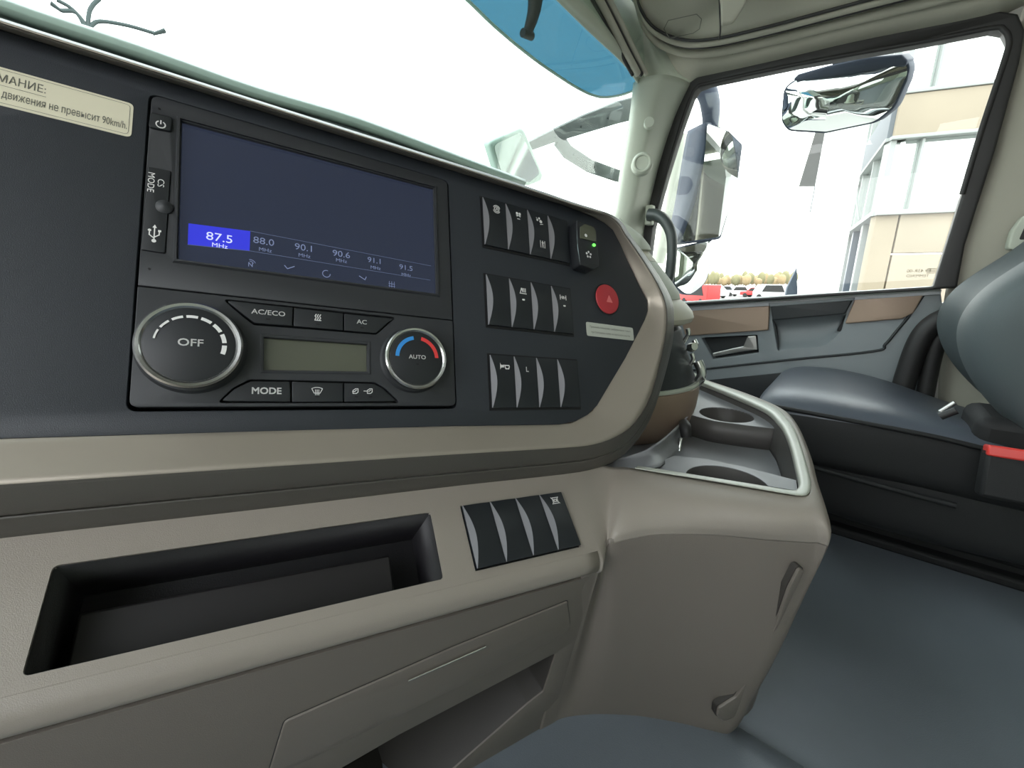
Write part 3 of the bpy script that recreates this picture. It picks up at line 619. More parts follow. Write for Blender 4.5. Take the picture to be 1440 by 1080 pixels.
strokes('lamp_slot', fr, [('f', [(-.0012, -.0075), (.0012, -.0075), (.0012, -.006), (-.0012, -.006)])], .001, M['black'], k, c=hh*1.01+.0003)

# ---- rocker switches
def switch_mesh(wd, ht):
    n = 14; vs = []; fs = []
    for i in range(n+1):
        t = i/n; b = -ht/2+ht*t; s = sin(pi*t)**1.0; lw = .0006+.0048*s; nn = .0016+.0048*s
        vs += [(0, b, -.003), (0, b, .0012), (lw, b, nn), (wd*.62, b, .0022+.0012*s), (wd-.0006, b, .0016+.0002*s), (wd-.0006, b, -.003)]
    for i in range(n):
        for k in range(5): fs.append((i*6+k, i*6+k+1, (i+1)*6+k+1, (i+1)*6+k))
    fs.append(tuple(range(6))); fs.append(tuple(range(n*6, n*6+6)))
    return vs, fs
ICON = {
 'wheel': ([arc(0, 0, .8, 0, 360, 16), arc(0, 0, 1.25, 20, 150, 8), arc(0, 0, 1.25, 200, 330, 8), [(-.3, -.3), (.1, .4), (.3, -.2)]], .0030, .0008),
 'beacon': ([('f', arc(-.55, .6, .5, 0, 330, 8)), ('f', arc(.55, .6, .5, 0, 330, 8)), [(-.9, -.1), (.9, -.1)], arc(0, -.8, .7, 20, 160, 6), [(-.5, -1.4), (.5, -1.4)]], .0028, .0008),
 'splash': ([('f', arc(-.9, .2, .4, 0, 330, 8)), ('f', arc(-.1, .9, .4, 0, 330, 8)), ('f', arc(.5, -.1, .6, 0, 330, 8)), [(.2, -1.2), (1.3, -.9)], [(-1.3, 1), (-.9, .7)]], .0030, .0007),
 'axle': ([[(-.9, -1.2), (-.9, 1.2)], [(.9, -1.2), (.9, 1.2)], [(-.3, -1.2), (0, 1.2), (.4, -1.2)], [(-.3, .6), (.6, .6)]], .0030, .0007),
 'press': ([[(-1, -.5), (-.6, .8), (-.2, -.3), (-.2, .8)], [(.3, -.3), (.3, .8)], [(.8, -.3), (.8, .8)], [(-1.2, -.8), (1.1, -.8)]], .0032, .0009),
 'difflock': ([[(-1.3, -.8), (-1.3, .8)], [(1.3, -.8), (1.3, .8)], [(-1, 0), (-.6, 0)], [(.6, 0), (1, 0)], [(-.45, -.5), (.45, .5)], [(-.45, .5), (.45, -.5)]], .0028, .0009),
 'horn': ([('f', [(-1.3, 1), (-1.0, .4), (-.1, .35), (-.1, -.25), (-1, -.35), (-1.3, -.9)]), [(-.3, .3), (1.4, .3), (1.5, 0), (1.3, -.6), (.4, -.6), (.2, -.1), (.3, .3)]], .0034, .0010),
 'park': ([[(-1.3, 1), (-.9, .5), (-.9, -.5), (-1.3, -1)], [(1.3, 1), (.9, .5), (.9, -.5), (1.3, -1)], [(-.9, .9), (.9, .9)], [(-.9, -.9), (.9, -.9)], [(-.6, -.5), (-.6, .5)], arc(0, 0, .4, 0, 360, 8), [(.6, -.5), (.6, .5)]], .0030, .0007),
}
SWM = {}
def bank(fr, corners, rowname, specs, group):
    tl, tr_, br, bl = [fr.px(*q, .001) for q in corners]
    a0 = (tl[0]+bl[0])/2; a1 = (tr_[0]+br[0])/2; b1_ = (tl[1]+tr_[1])/2; b0_ = (bl[1]+br[1])/2; wd = (a1-a0)/4; ht = b1_-b0_
    par = db if fr is PF else None
    key = (round(wd, 4), round(ht, 4))
    for i, (lab, ic) in enumerate(specs):
        sf = fr.sub(a0+wd*i, (b0_+b1_)/2, .0016)
        t = thing('rocker_switch', lab, 'switch', frame=sf, group=group)
        vs, fs = switch_mesh(wd, ht)
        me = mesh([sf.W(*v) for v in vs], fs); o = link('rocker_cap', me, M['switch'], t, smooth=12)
        me.materials.append(M['facet_lit'])
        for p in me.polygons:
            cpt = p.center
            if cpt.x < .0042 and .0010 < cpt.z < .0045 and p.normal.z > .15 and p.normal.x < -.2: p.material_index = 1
        for q in ic:
            kind, fx, fy = q
            if kind == 'L': text('symbol', sf, 'L', wd*fx, ht*(.5-fy), .0085, M['white'], t, c=.0042, bold=.0002)
            elif kind == 'led': plate('indicator_lamp', sf, [fillet([(wd*fx-.0018, ht*(.5-fy)-.0009), (wd*fx+.0018, ht*(.5-fy)-.0009), (wd*fx+.0018, ht*(.5-fy)+.0009), (wd*fx-.0018, ht*(.5-fy)+.0009)], .0006)], .002, .0046, M['white'], t)
            else:
                L, k_, w_ = ICON[kind]; strokes('symbol', sf, L, w_*1.25, M['white'], t, wd*fx, ht*(.5-fy), k_*1.3, .0046)
    return (a0, a1, b0_, b1_)
g1 = 'rocker switches in the upper row of the dashboard'
G = []
G.append(bank(PF, [(677, 278), (797, 312), (799, 371), (681, 344)], 1, [
  ('black rocker switch with round brake wheel symbol, top row of dashboard', [('wheel', .53, .22)]),
  ('black rocker switch with small lamp symbols, second in the top row', [('beacon', .5, .22)]),
  ('black rocker switch with two white symbols, above and below', [('splash', .5, .22), ('axle', .58, .74)]),
  ('plain black rocker switch without symbol beside the fan controller box', [])], g1))
G.append(bank(PF, [(682, 387), (801, 407), (805, 470), (686, 457)], 2, [
  ('plain black rocker switch at the left end of the middle row', []),
  ('black rocker switch with white symbol over a small white bar, middle row second', [('press', .55, .24), ('led', .55, .42)]),
  ('plain black rocker switch between two symbol switches of the middle row', []),
  ('black rocker switch with bracketed x symbol over a white bar', [('difflock', .5, .24), ('led', .55, .42)])], 'rocker switches in the middle row of the dashboard'))
G.append(bank(PF, [(687, 500), (810, 507), (815, 573), (692, 573)], 3, [
  ('black rocker switch with white horn symbol, bottom row of dashboard', [('horn', .52, .22)]),
  ('black rocker switch marked with white letter L', [('L', .5, .26)]),
  ('plain black rocker switch next to the letter L switch', []),
  ('plain black rocker switch at the right end of the bottom dashboard row', [])], 'rocker switches in the bottom row of the dashboard'))
for g_ in G:
    plate('switch_frame', PF, [[(g_[0]-.0022, g_[2]-.0032), (g_[1]+.0020, g_[2]-.0032), (g_[1]+.0020, g_[3]+.0022), (g_[0]-.0022, g_[3]+.0022)]], -.001, .0008, M['black'], db)
gs = bank(SF, [(648, 712), (790, 693), (815, 768), (671, 799)], 4, [
  ('plain black rocker switch in the console bank, nearest the storage slot', []),
  ('plain black rocker switch, second in the lower console bank', []),
  ('plain black rocker switch, third in the lower console bank', []),
  ('black rocker switch with bracketed white symbol on the lower console', [('park', .52, .16)])], 'rocker switches on the lower console')

# ---- fan controller box
rm = thing('fan_controller', 'small black controller box with green lamp and fan symbol on the dashboard', 'controller', frame=PF.sub(*PF.px(822, 343, 0)))
co = fillet(pxl(PF, [(811, 309), (838, 319), (843, 374), (835, 379), (816, 372), (812, 340)], .018), [.003, .003, .003, .003, .004, .004])
plate('controller_body', PF, [co], 0, .018, M['btn'], rm, bev=.0015)
sa = [PF.P(x, y, .0175)-PF.ex*.0008 for x, y in ((812, 311), (812.5, 340), (816, 368))]; sb = [PF.P(x, y, .0175)-PF.ex*.0008-PF.ez*.016 for x, y in ((812, 311), (812.5, 340), (816, 368))]
grid('side_strip', [sa, sb], M['etch2'], rm, thick=.0004, label='pale blue-grey side strip', towards=tuple(PF.W(0, -.2, .1)))
plate('lens_window', PF, [fillet(pxl(PF, [(816, 319), (822, 315), (833, 319), (838, 325), (838, 340), (816, 335)], .019), .002)], .0175, .0195, M['lcd'], rm, bev=.0005, label='clear window with a lamp')
icon(PF, rm, M['white'], 824, 331, [('f', arc(0, 0, 1, 0, 330, 7))], .0025, .0005, .0198)
plate('green_lamp', PF, [[(lambda q: (q[0]+.0025*cos(t*.4), q[1]+.002*sin(t*.4)))(PF.px(835.5, 344.5, .019)) for t in range(16)]], .017, .0194, M['led'], rm, label='lit green lamp')
fs_ = [('f', [(1.1*cos(a)+.5*cos(a+j)*1.0, 1.1*sin(a)+.5*sin(a+j)) for j in (0, .8, 1.6, 2.4, 3.2, 4, 4.8, 5.6)]) for a in [radians(72*q+18) for q in range(5)]]
icon(PF, rm, M['white'], 828, 358, fs_, .0034, .0005, .0186)
# ---- hazard button
a, b = PF.px(854.5, 420.5, .002); a2, _ = PF.px(873.5, 424, .002)
R = .0222
hz_ = thing('hazard_button', 'round red hazard warning button with pink triangle', 'button', frame=PF.sub(a, b))
lathe('button_rim', PF, [(R*1.06, -.0005), (R*1.07, .0008), (R*1.01, .0012)], M['black'], hz_, a=a, b=b)
lathe('button_cap', PF, [(0, .0028), (R*.8, .0030), (R*.96, .0024), (R, .001), (R, -.0005)], M['red'], hz_, a=a, b=b)
strokes('triangle', PF, [[(-1, -.8), (1, -.8), (0, 1), (-1, -.8)], ('f', [(-.45, -.45), (.45, -.45), (0, .4)]), ('f', [(-1, -.8), (1, -.8), (0, 1)])], .0016, M['redl'], hz_, a+.002, b-.0005, .0050, .0034)

# ---- stickers
sk = thing('warning_sticker', 'cream warning sticker with black Russian text about 90km/h at upper left', 'sticker', frame=PF.sub(*PF.px(90, 140)))
stx = pxl(PF, [(-140, 58), (182, 143), (187, 190), (-140, 110)], 0)
(a0, _), (a1, b1q) = stx[0], stx[1]; b0q = stx[2][1]
yT = PF.px(100, 120)[1]; 
tl_ = PF.px(0, 97)[1]; tr2 = PF.px(176, 141)[1]; bl_ = PF.px(0, 149)[1]; br_ = PF.px(176, 191)[1]
bt = (tl_+tr2)/2; bb = (bl_+br_)/2; ar = PF.px(187, 165)[0]
plate('sticker_sheet', PF, [fillet([(-.21, bb), (ar, bb), (ar, bt), (-.21, bt)], .004)], 0, .0004, M['paper'], sk)
strokes('border', PF, [fillet([(-.208, bb+.002), (ar-.002, bb+.002), (ar-.002, bt-.002), (-.208, bt-.002)], .003)], .0003, M['greyp'], sk, c=.0006)
ht_ = bt-bb
text('lettering', PF, 'ВНИМАНИЕ:', PF.px(66, 128)[0], bt-ht_*.30, .0092, M['greyp'], sk, c=.0006, align='RIGHT', sx=.72)
text('lettering', PF, 'Скорость движения не превысит 90km/h.', ar-.0028, bt-ht_*.70, .0092, M['greyp'], sk, c=.0006, align='RIGHT', sx=.51)
aa = PF.px(66, 128)[0]; strokes('underline', PF, [[(aa-.05, bt-ht_*.48), (aa, bt-ht_*.48)]], .0003, M['greyp'], sk, c=.0006)
s2 = thing('small_sticker', 'small pale sticker with two lines of tiny Russian text under the hazard button', 'sticker', frame=PF.sub(*PF.px(858, 466)))
stp = pxl(PF, [(824, 453), (891, 461), (890, 479), (825, 472)]); am = (stp[0][0]+stp[3][0])/2; an = (stp[1][0]+stp[2][0])/2; bm = (stp[0][1]+stp[1][1])/2; bn = (stp[2][1]+stp[3][1])/2
plate('sticker_sheet', PF, [fillet([(am, bn), (an, bn), (an, bm), (am, bm)], .003)], 0, .0004, M['paper2'], s2)
text('lettering', PF, 'Применять блокировку дифференциала только', (am+an)/2, bm-(bm-bn)*.32, .0040, M['greyp'], s2, c=.0006, sx=.86)
text('lettering', PF, 'при буксовании колес на скользком участке', (am+an)/2, bm-(bm-bn)*.70, .0040, M['greyp'], s2, c=.0006, sx=.86)

# ================================================================== CENTRE CONSOLE
cn = thing('centre_console', 'taupe plastic centre console with storage slot, drawer and cup tray', 'console', (.5, .15, .3))
UA = SF.px(838, 566+(1690-838)*(1040-566)/1690, -.018)[0]-.001; ULF = -.32
sl = fillet([(.0305, -.0918), (.2985, -.0918), (.2985, -.0272), (.0305, -.0272)], .004)
sw = [(gs[0]-.0012, gs[2]-.0015), (gs[1]+.0012, gs[2]-.0015), (gs[1]+.0012, gs[3]+.0012), (gs[0]-.0012, gs[3]+.0012)]
plate('console_face', SF, [[(ULF, -.100), (UA, -.100), (UA, .03), (ULF, .03)], sl, sw], -.004, 0, M['taupe'], cn)
plate('switch_well', SF, [grow(sw, .002)], -.02, -.004, M['black'], cn)
# slot liner (box, open to the front)
def liner(name, fr, lp, dz, m, par, shrink=.0):
    a0, a1 = min(q[0] for q in lp), max(q[0] for q in lp); b0, b1 = min(q[1] for q in lp), max(q[1] for q in lp)
    vs = [fr.W(a, b, -.002) for a, b in ((a0, b0), (a1, b0), (a1, b1), (a0, b1))]+[fr.W(a, b, -dz) for a, b in ((a0+shrink, b0+.002), (a1-shrink, b0+.002), (a1-shrink, b1-.002), (a0+shrink, b1-.002))]
    o = link(name, mesh(vs, [(0, 1, 5, 4), (1, 2, 6, 5), (2, 3, 7, 6), (3, 0, 4, 7), (4, 5, 6, 7)], False), m, par, smooth=20)
    d = o.modifiers.new('t', 'SOLIDIFY'); d.thickness = .002; d.offset = 0; return o
liner('slot_liner', SF, sl, .075, M['slot'], cn)
box('slot_step', SF, .04, .262, -.0915, -.052, -.074, -.036, M['step'], cn, bev=.002)
def seamP(x): return SF.P(x, 566+(1690-x)*(1040-566)/1690, -.018)
def uvw(p): d = p-SF.o; return d.dot(SF.ex), d.dot(SF.ey), d.dot(SF.ez)
us_ = [ULF, -.1, .0, .1, .2, .3, .4, UA]
sm = seamP(400); _, sw_, sz_ = uvw(sm)
roll = [[SF.W(u, -.0995, 0) for u in us_], [SF.W(u, -.106, -.0008) for u in us_], [SF.W(u, -.113, -.004) for u in us_], [SF.W(u, (sw_-.116)/2-.001, -.0105) for u in us_], [SF.W(u, sw_, sz_) for u in us_], [SF.W(u, sw_+.003, sz_-.006) for u in us_]]
grid('console_roll', roll, M['taupe'], cn, sub=4, thick=.003)
# right part: sweeps round into the tray surround
def Zs(x, y, z): return ZP(x, y, z)
cA = [SF.W(UA, .03, 0), SF.W(UA, -.03, 0), SF.W(UA, -.0995, 0), SF.W(UA, (sw_-.116)/2+.001, -.0085), SF.W(UA, sw_, sz_)]
cA0 = [q-SF.ex*.02-SF.ez*.0006 for q in cA]
cAx = [q+SF.ex*.007 for q in cA]
cA2 = [SF.P(852, 655), SF.P(854, 690), SF.P(855, 732), Zs(855, 752, .553), Zs(854, 771, .542)]
cB = [Zs(880, 657, .601), Zs(882, 690, .589), Zs(876, 722, .575), Zs(870, 748, .561), Zs(864, 764, .548)]
cC = [Zs(925, 665, .600), Zs(928, 692, .593), Zs(928, 716, .581), Zs(926, 738, .566), Zs(922, 753, .553)]
cD = [Zs(1000, 677, .600), Zs(1004, 701, .594), Zs(1006, 722, .582), Zs(1006, 741, .567), Zs(1004, 753, .554)]
cE = [Zs(1070, 689, .600), Zs(1076, 711, .594), Zs(1081, 731, .583), Zs(1083, 748, .569), Zs(1082, 760, .555)]
cF_ = [Zs(1122, 697, .600), Zs(1133, 715, .595), Zs(1142, 733, .585), Zs(1147, 750, .571), Zs(1145, 764, .556)]
cG = [Zs(1139, 692, .600), Zs(1153, 706, .596), Zs(1163, 726, .587), Zs(1169, 746, .573), Zs(1166, 762, .557)]
def rnd_(x, y, dx, dy): p = Zs(x, y, .6); return [p, p+V((dx*.4, dy*.4, -.003)), p+V((dx*.8, dy*.8, -.014)), p+V((dx, dy, -.03)), p+V((dx*1.02, dy*1.02, -.045))]
cH = rnd_(1137, 668, .03, -.012); cI = rnd_(1128, 632, .035, -.012); cJ = rnd_(1109, 592, .04, -.015); cK = rnd_(1088, 572, .04, -.018); cL = rnd_(1040, 552, .035, -.03); cM = rnd_(985, 533, .03, -.03)
colsR = [cA0, cA, cAx, cA2, cB, cC, cD, cE, cF_, cG, cH, cI, cJ, cK, cL, cM]
grid('console_surround', [[c[i] for c in colsR] for i in range(5)], M['taupe'], cn, sub=6, thick=.003)
# tray rim
ro_ = [(893, 659), (925, 664.5), (1000, 676.5), (1070, 688.5), (1122, 697), (1136, 694.5), (1140, 684), (1138, 668), (1128, 632), (1118, 606), (1109, 592), (1088, 572), (1040, 552), (985, 533)]
ri_ = [(897, 655), (930, 660), (1002, 671.5), (1068, 682), (1112, 689), (1121, 687.5), (1124, 679), (1121, 662), (1112, 626), (1104, 606), (1096, 594), (1078, 577), (1036, 558), (984, 537)]
grid('tray_rim', [[Zs(x, y, .592)+V((0, 0, 0)) for x, y in ro_], [Zs(x, y, .6015) for x, y in ro_], [Zs((x+u)/2, (y+v_)/2, .6035) for (x, y), (u, v_) in zip(ro_, ri_)], [Zs(x, y, .6015) for x, y in ri_], [Zs(x, y, .6)+V((0, 0, -.008)) for x, y in ri_]], M['rim'], cn, sub=4, thick=.002, label='pale rim around the tray', towards=(0, 0, 1.5))
# tray walls and floor
TFL = .535
wt = [Zs(x, y, .599) for x, y in ri_]; cen = sum(wt, V())/len(wt)
wbt = [V((p.x*.96+cen.x*.04, p.y*.96+cen.y*.04, TFL)) for p in wt]
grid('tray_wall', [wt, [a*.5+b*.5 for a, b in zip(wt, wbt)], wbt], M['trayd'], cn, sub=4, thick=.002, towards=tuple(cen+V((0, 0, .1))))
TZ = Frame((0, 0, 0), (1, 0, 0), (0, 1, 0))
fl_loop = [(p.x, p.y) for p in wbt]+[(.80, .52), (.60, .40)]
plate('tray_floor', TZ, [[(p.x+(p.x-cen.x)*.05, p.y+(p.y-cen.y)*.05) for p in wbt]+[(.9, .5), (.6, .4)]], TFL-.004, TFL, M['traym'], cn)
def xy(x, y, z): p = Zs(x, y, z); return (p.x, p.y)
# near cup plate
zn = .592; cpt = Zs(1021, 681, zn); r_n = .047
np_ = [xy(*q, zn) for q in ((926, 660), (947, 641), (990, 645), (1045, 656), (1116, 675.5), (1119, 690), (1068, 684), (1000, 673))]
e1 = Zs(958, 664, zn); e2 = Zs(1083, 684, zn); ctr = (e1+e2)/2; r_n = (e1-e2).length/2
npo = [xy(*q, zn) for q in ((920, 661), (947, 641), (990, 645), (1045, 656), (1120, 675.5))]+[xy(*q, zn) for q in ((1123, 690), (1070, 690))]
ctr = Zs(1021, 677, zn)
hole = circ(ctr.x, ctr.y, r_n*.93)
# keep the hole inside: near side hidden below the rim, so pull the plate edge under the rim
el, er = V(xy(905, 661, zn)), V(xy(1122, 691, zn)); ed = (er-el).normalized(); en = V((-ed.y, ed.x))
if (V(xy(990, 645, zn))-el).dot(en) < 0: en = -en
arcp = [q for q in circ(ctr.x, ctr.y, r_n*.93, 96) if (V(q)-el).dot(en) > .0015]
arcp.sort(key=lambda q: -atan2((V(q)-V((ctr.x, ctr.y))).dot(en)+.5*r_n, (V(q)-V((ctr.x, ctr.y))).dot(ed)))
npo = [xy(947, 641, zn), xy(990, 645, zn), xy(1045, 656, zn), xy(1120, 675.5, zn), tuple(er+en*.0015)]+arcp[::-1]+[tuple(el+en*.0015)]
plate('cup_plate', TZ, [npo], zn-.004, zn, M['traym'], cn)
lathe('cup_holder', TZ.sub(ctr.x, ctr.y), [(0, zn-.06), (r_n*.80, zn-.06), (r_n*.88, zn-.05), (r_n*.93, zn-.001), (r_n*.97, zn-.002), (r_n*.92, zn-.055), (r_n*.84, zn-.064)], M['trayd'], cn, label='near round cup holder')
grid('plate_skirt', [[V((a, b, zn-.001)) for a, b in npo[:4]], [V((a, b, TFL)) for a, b in npo[:4]]], M['trayd'], cn, sub=3, thick=.002, linear_rows=True)
# far cup plate
zf = .580; far = [(966, 582), (985, 587), (1005, 592), (1050, 598), (1097, 603)]
fpo = [xy(x, y, zf) for x, y in far]+[xy(1103, 596, zf), xy(1080, 578, zf), xy(1040, 562, zf), xy(985, 545, zf), xy(975, 567, zf)]
e1 = Zs(982, 580, zf); e2 = Zs(1061, 588, zf); cf = Zs(1021, 583, zf); r_f = (e1-e2).length/2*.98
plate('cup_plate', TZ, [fpo, circ(cf.x, cf.y, r_f)], zf-.004, zf, M['traym'], cn)
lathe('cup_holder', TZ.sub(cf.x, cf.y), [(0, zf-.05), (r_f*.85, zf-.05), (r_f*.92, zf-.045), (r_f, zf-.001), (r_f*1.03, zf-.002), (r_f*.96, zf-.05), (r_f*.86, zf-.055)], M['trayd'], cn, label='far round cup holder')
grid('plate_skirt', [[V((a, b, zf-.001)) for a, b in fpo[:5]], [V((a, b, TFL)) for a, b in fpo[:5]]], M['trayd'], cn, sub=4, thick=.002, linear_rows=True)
# grey wall rising behind the tray to the pod
bw = [(835, 661), (866, 661), (900, 659), (930, 655), (947, 642), (957, 628), (963, 606)]
bt_ = [(835, 650), (866, 645), (900, 636), (925, 624), (943, 610), (957, 597), (970, 584)]
wbot = [Zs(x, y, z) for (x, y), z in zip(bw, (.596, .598, .598, .596, .575, .56, .56))]
wtop = [HD(x, y, hypot(p.x, p.y)+.035) for (x, y), p in zip(bt_, wbot)]
grid('tray_back_wall', [wtop, [a*.5+b*.5+V((.008, .008, -.002)) for a, b in zip(wtop, wbot)], wbot], M['traym'], cn, sub=4, thick=.003)
# socket on the back wall
so = thing('power_socket', 'small black socket with a shiny pin at the back of the tray', 'socket', tuple(HD(965, 606, .78)))
tube('socket_body', [HD(962, 596, .80), HD(964, 603, .78), HD(965, 615, .775)], [.010, .011, .009], M['rubber'], so)
tube('pin', [HD(957, 617, .76), HD(956, 624, .755), HD(955, 634, .75)], [.004, .0035, .004], M['chrome'], so, n=8)

# lower body
LB = SF.W(0, sw_, sz_)+V((0, 0, 0))
hn = V((hdir.y, -hdir.x, 0)).normalized()           # horizontal normal towards the viewer side
if hn.dot(C0-LB) < 0: hn = -hn
LF = Frame(LB - SF.ez*.002, hdir, UP*1.0 + hn*.20)
def LFp(pts, c=0): return [LF.px(x, y, c) for x, y in pts]
sea = lambda x, d=0: 566+(1690-x)*(1040-566)/1690+d
pocket = fillet(LFp([(472, 1085), (560, 1034), (782, 918), (764, 973), (742, 990), (560, 1150), (380, 1150)]), [0, .004, .006, .004, .006, 0, 0])
drw = fillet(LFp([(400, 1012), (640, 907), (797, 844), (801, 876), (795, 890), (398, 1083), (378, 1083)]), [.006, 0, .003, .004, .004, 0, 0])
aL, bL = LF.px(838, sea(838)); low = LF.px(772, 1028)
lo_ = [(-.35, -.004), (aL, -.004), LF.px(810.5, 900), LF.px(788, 975), low, LF.px(700, 1085), (LF.px(590, 1180)[0], LF.px(560, 1180)[1]-.09), (-.35, LF.px(560, 1180)[1]-.09)]
plate('lower_panel', LF, [lo_, pocket], -.004, 0, M['taupe_shaded'], cn, bev=.0005)
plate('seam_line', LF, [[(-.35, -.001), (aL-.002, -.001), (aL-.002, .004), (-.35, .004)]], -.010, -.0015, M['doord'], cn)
dr = plate('drawer', LF, [drw], -.001, .0022, M['taupe_shaded'], cn, bev=.0015)
strokes('drawer_gap', LF, [drw+[drw[0]]], .0016, M['doord'], cn, c=.0004)
ha = LF.px(574, 957, .004); hb = LF.px(683, 909, .004)
tube('handle_strip', [LF.W(*ha, .004), LF.W(*hb, .004)], .0012, M['chrome'], dr, n=8, label='thin chrome handle strip')
# pocket interior
pk = pocket
plate('panel_core', LF, [[(-.34, LF.px(560, 1180)[1]-.08), (LF.px(640, 1180)[0], LF.px(560, 1180)[1]-.08), (aL-.06, -.1), (aL-.03, -.02), (-.34, -.02)]], -.105, -.099, M['pockm'], cn)
vs = [LF.W(a, b, -.002) for a, b in pk]+[LF.W(a-.01, b+.004, -.09) for a, b in pk]; n_ = len(pk)
link('pocket_liner', mesh(vs, [(i, (i+1) % n_, n_+(i+1) % n_, n_+i) for i in range(n_)], False), M['pockm'], cn, smooth=30)
plate('pocket_back', LF, [[(a-.01, b+.004) for a, b in pk]], -.093, -.089, M['pockm'], cn)
# side body, a sweep from seam to bottom
ts = [LF.P(838, sea(838))-LF.ex*.02-LF.ez*.0008, LF.P(838, sea(838)), cAx[4]-SF.ez*.002, Zs(854, 771, .542), Zs(864, 764, .548), Zs(922, 753, .553), Zs(1004, 753, .554), Zs(1082, 760, .555), Zs(1145, 764, .556), Zs(1166, 762, .557), cH[4]+V((0, 0, -.0)), cJ[4], cL[4]]
zb = LF.W(*low).z
bs = [LF.P(772, 1028)-LF.ex*.02-LF.ez*.0008, LF.P(772, 1028), LF.P(782, 1024), Zs(803, 1018, zb), Zs(840, 1013, zb), Zs(895, 1016, zb), Zs(950, 1025, zb), Zs(990, 1034, zb), Zs(1022, 1034, zb+.005), Zs(1040, 1012, zb+.01), Zs(1052, 985, zb+.01), V((.72, .12, zb)), V((.80, .3, zb))]
rb_ = [[a*(1-k)+b*k+V((-.6, -.8, 0))*(.012*sin(pi*k)) if 3 < i < 9 else a*(1-k)+b*k for i, (a, b) in enumerate(zip(ts, bs))] for k in (0, .25, .5, .75, 1)]
rb_.insert(0, [p+V((.006, .006, .001)) for p in ts])
rb_.append([p+V((.02, .03, -.004)) for p in bs])
grid('side_body', rb_, M['taupe_shaded'], cn, sub=5, thick=.003)
# corner cover strip
def body(i, k): 
    a, b = rb_[1], rb_[5]
    i0 = int(i); f_ = i-i0; pa = a[i0]*(1-f_)+a[min(i0+1, 12)]*f_; pb2 = b[i0]*(1-f_)+b[min(i0+1, 12)]*f_; return pa*(1-k)+pb2*k+V((-.0065, -.0040, .001))
p_a, p_b, p_c = body(8.0, .15), body(8.35, .93), body(8.95, .15)
KV = Frame(p_a, p_c-p_a, p_a-p_b)
if KV.ez.dot(C0-p_a) < 0: KV = Frame(p_a, p_a-p_c, p_a-p_b)
cvl = fillet(pxl(KV, [(1128, 803), (1113, 832), (1096, 880), (1066, 945), (1038, 985), (1013, 1001), (1011, 1012), (1020, 1019), (1036, 1013), (1050, 985), (1078, 930), (1104, 872), (1136, 806)], .006), .006, 3)
plate('corner_cover', KV, [cvl], -.002, .0025, M['taupe_shaded'], cn, bev=.0015)
plate('cover_gap', KV, [off(cvl, .0014)], -.008, -.0008, M['pockm'], cn)
# dark block in place of the shade inside the console
box('console_shade_block', WORLD, .05, .45, .42, .80, .16, .50, M['doord'], cn)

# ================================================================== PASSENGER SEAT
se = thing('passenger_seat', 'dark grey vinyl passenger seat beside the console', 'seat', (1.36, -.1, .15))
def ring(yc, zt, zb, x0, x1, sh=0):
    # closed section across X at given y; 16 points
    w_ = (x1-x0); pts = []
    prof = [(0, .02), (-.006, .3), (-.004, .58), (.004, .74), (.035, .86), (.10, .95), (.22, 1.0), (.5, .98), (.76, .99), (.88, 1.0), (.955, .97), (.988, .84), (1.002, .62), (1.006, .3), (1, .02), (.5, 0)]
    return [V((x0+p*w_, yc, zb+(zt-zb)*q-sh*max(p, .0)**.5*(q > .3))) for p, q in prof]
ys = [(.172, .555, .50, 1.18, 1.54, 0), (.166, .575, .46, 1.13, 1.58, 0), (.14, .590, .43, 1.118, 1.60, .0), (.09, .597, .42, 1.114, 1.61, .0), (.0, .602, .415, 1.114, 1.615, .008), (-.10, .603, .415, 1.12, 1.615, .03), (-.20, .595, .415, 1.12, 1.615, .06), (-.34, .575, .415, 1.12, 1.615, .07), (-.45, .56, .415, 1.13, 1.60, .07)]
def loft(name, secs, m, par, sub=1, label=None, closed=True):
    n = len(secs[0]); vs = [p for s in secs for p in s]; fs = []
    for i in range(len(secs)-1):
        for k in range(n): fs.append((i*n+k, i*n+(k+1) % n, (i+1)*n+(k+1) % n, (i+1)*n+k))
    fs.append(tuple(range(n))); fs.append(tuple(range((len(secs)-1)*n, len(secs)*n)))
    o = link(name, mesh(vs, fs), m, par, label, 180); d = o.modifiers.new('s', 'SUBSURF'); d.levels = d.render_levels = sub; return o
cu2 = loft('cushion', [ring(*y) for y in ys], M['seat'], se, 2)
cu2.data.materials.append(M['seatd'])
for i_, p in enumerate(cu2.data.polygons):
    if i_ < 16*8 and i_ % 16 in (0, 1, 2, 12, 13, 14, 15): p.material_index = 1
skirt = [(.13, .475, .33, 1.16, 1.58), (.08, .50, .30, 1.14, 1.60), (-.1, .50, .29, 1.13, 1.61), (-.3, .50, .30, 1.13, 1.61), (-.5, .48, .32, 1.14, 1.6)]
loft('side_skirt', [ring(*y) for y in skirt], M['seatd'], se, 2)
tube('piping', [V((1.117, y, z)) for y, z in ((.13, .562), (.05, .560), (-.05, .557), (-.15, .553), (-.25, .542), (-.35, .53))], .005, M['seatd'], se, n=8)
tube('skirt_edge', [V((1.118, y, z)) for y, z in ((.10, .44), (0, .432), (-.12, .425), (-.2, .422))], .006, M['seatd'], se, n=8)
for k_, (z, g) in enumerate(((.32, .0), (.29, .012), (.26, .0), (.235, .012))):
    box('bellows_fold', WORLD, 1.30+g, 1.58-g, -.48, .10-g, z-.02, z+.02, M['seatd'], se, bev=.012, seg=3)
box('seat_base', WORLD, 1.28, 1.6, -.5, .08, .20, .225, M['seatd'], se, bev=.008)
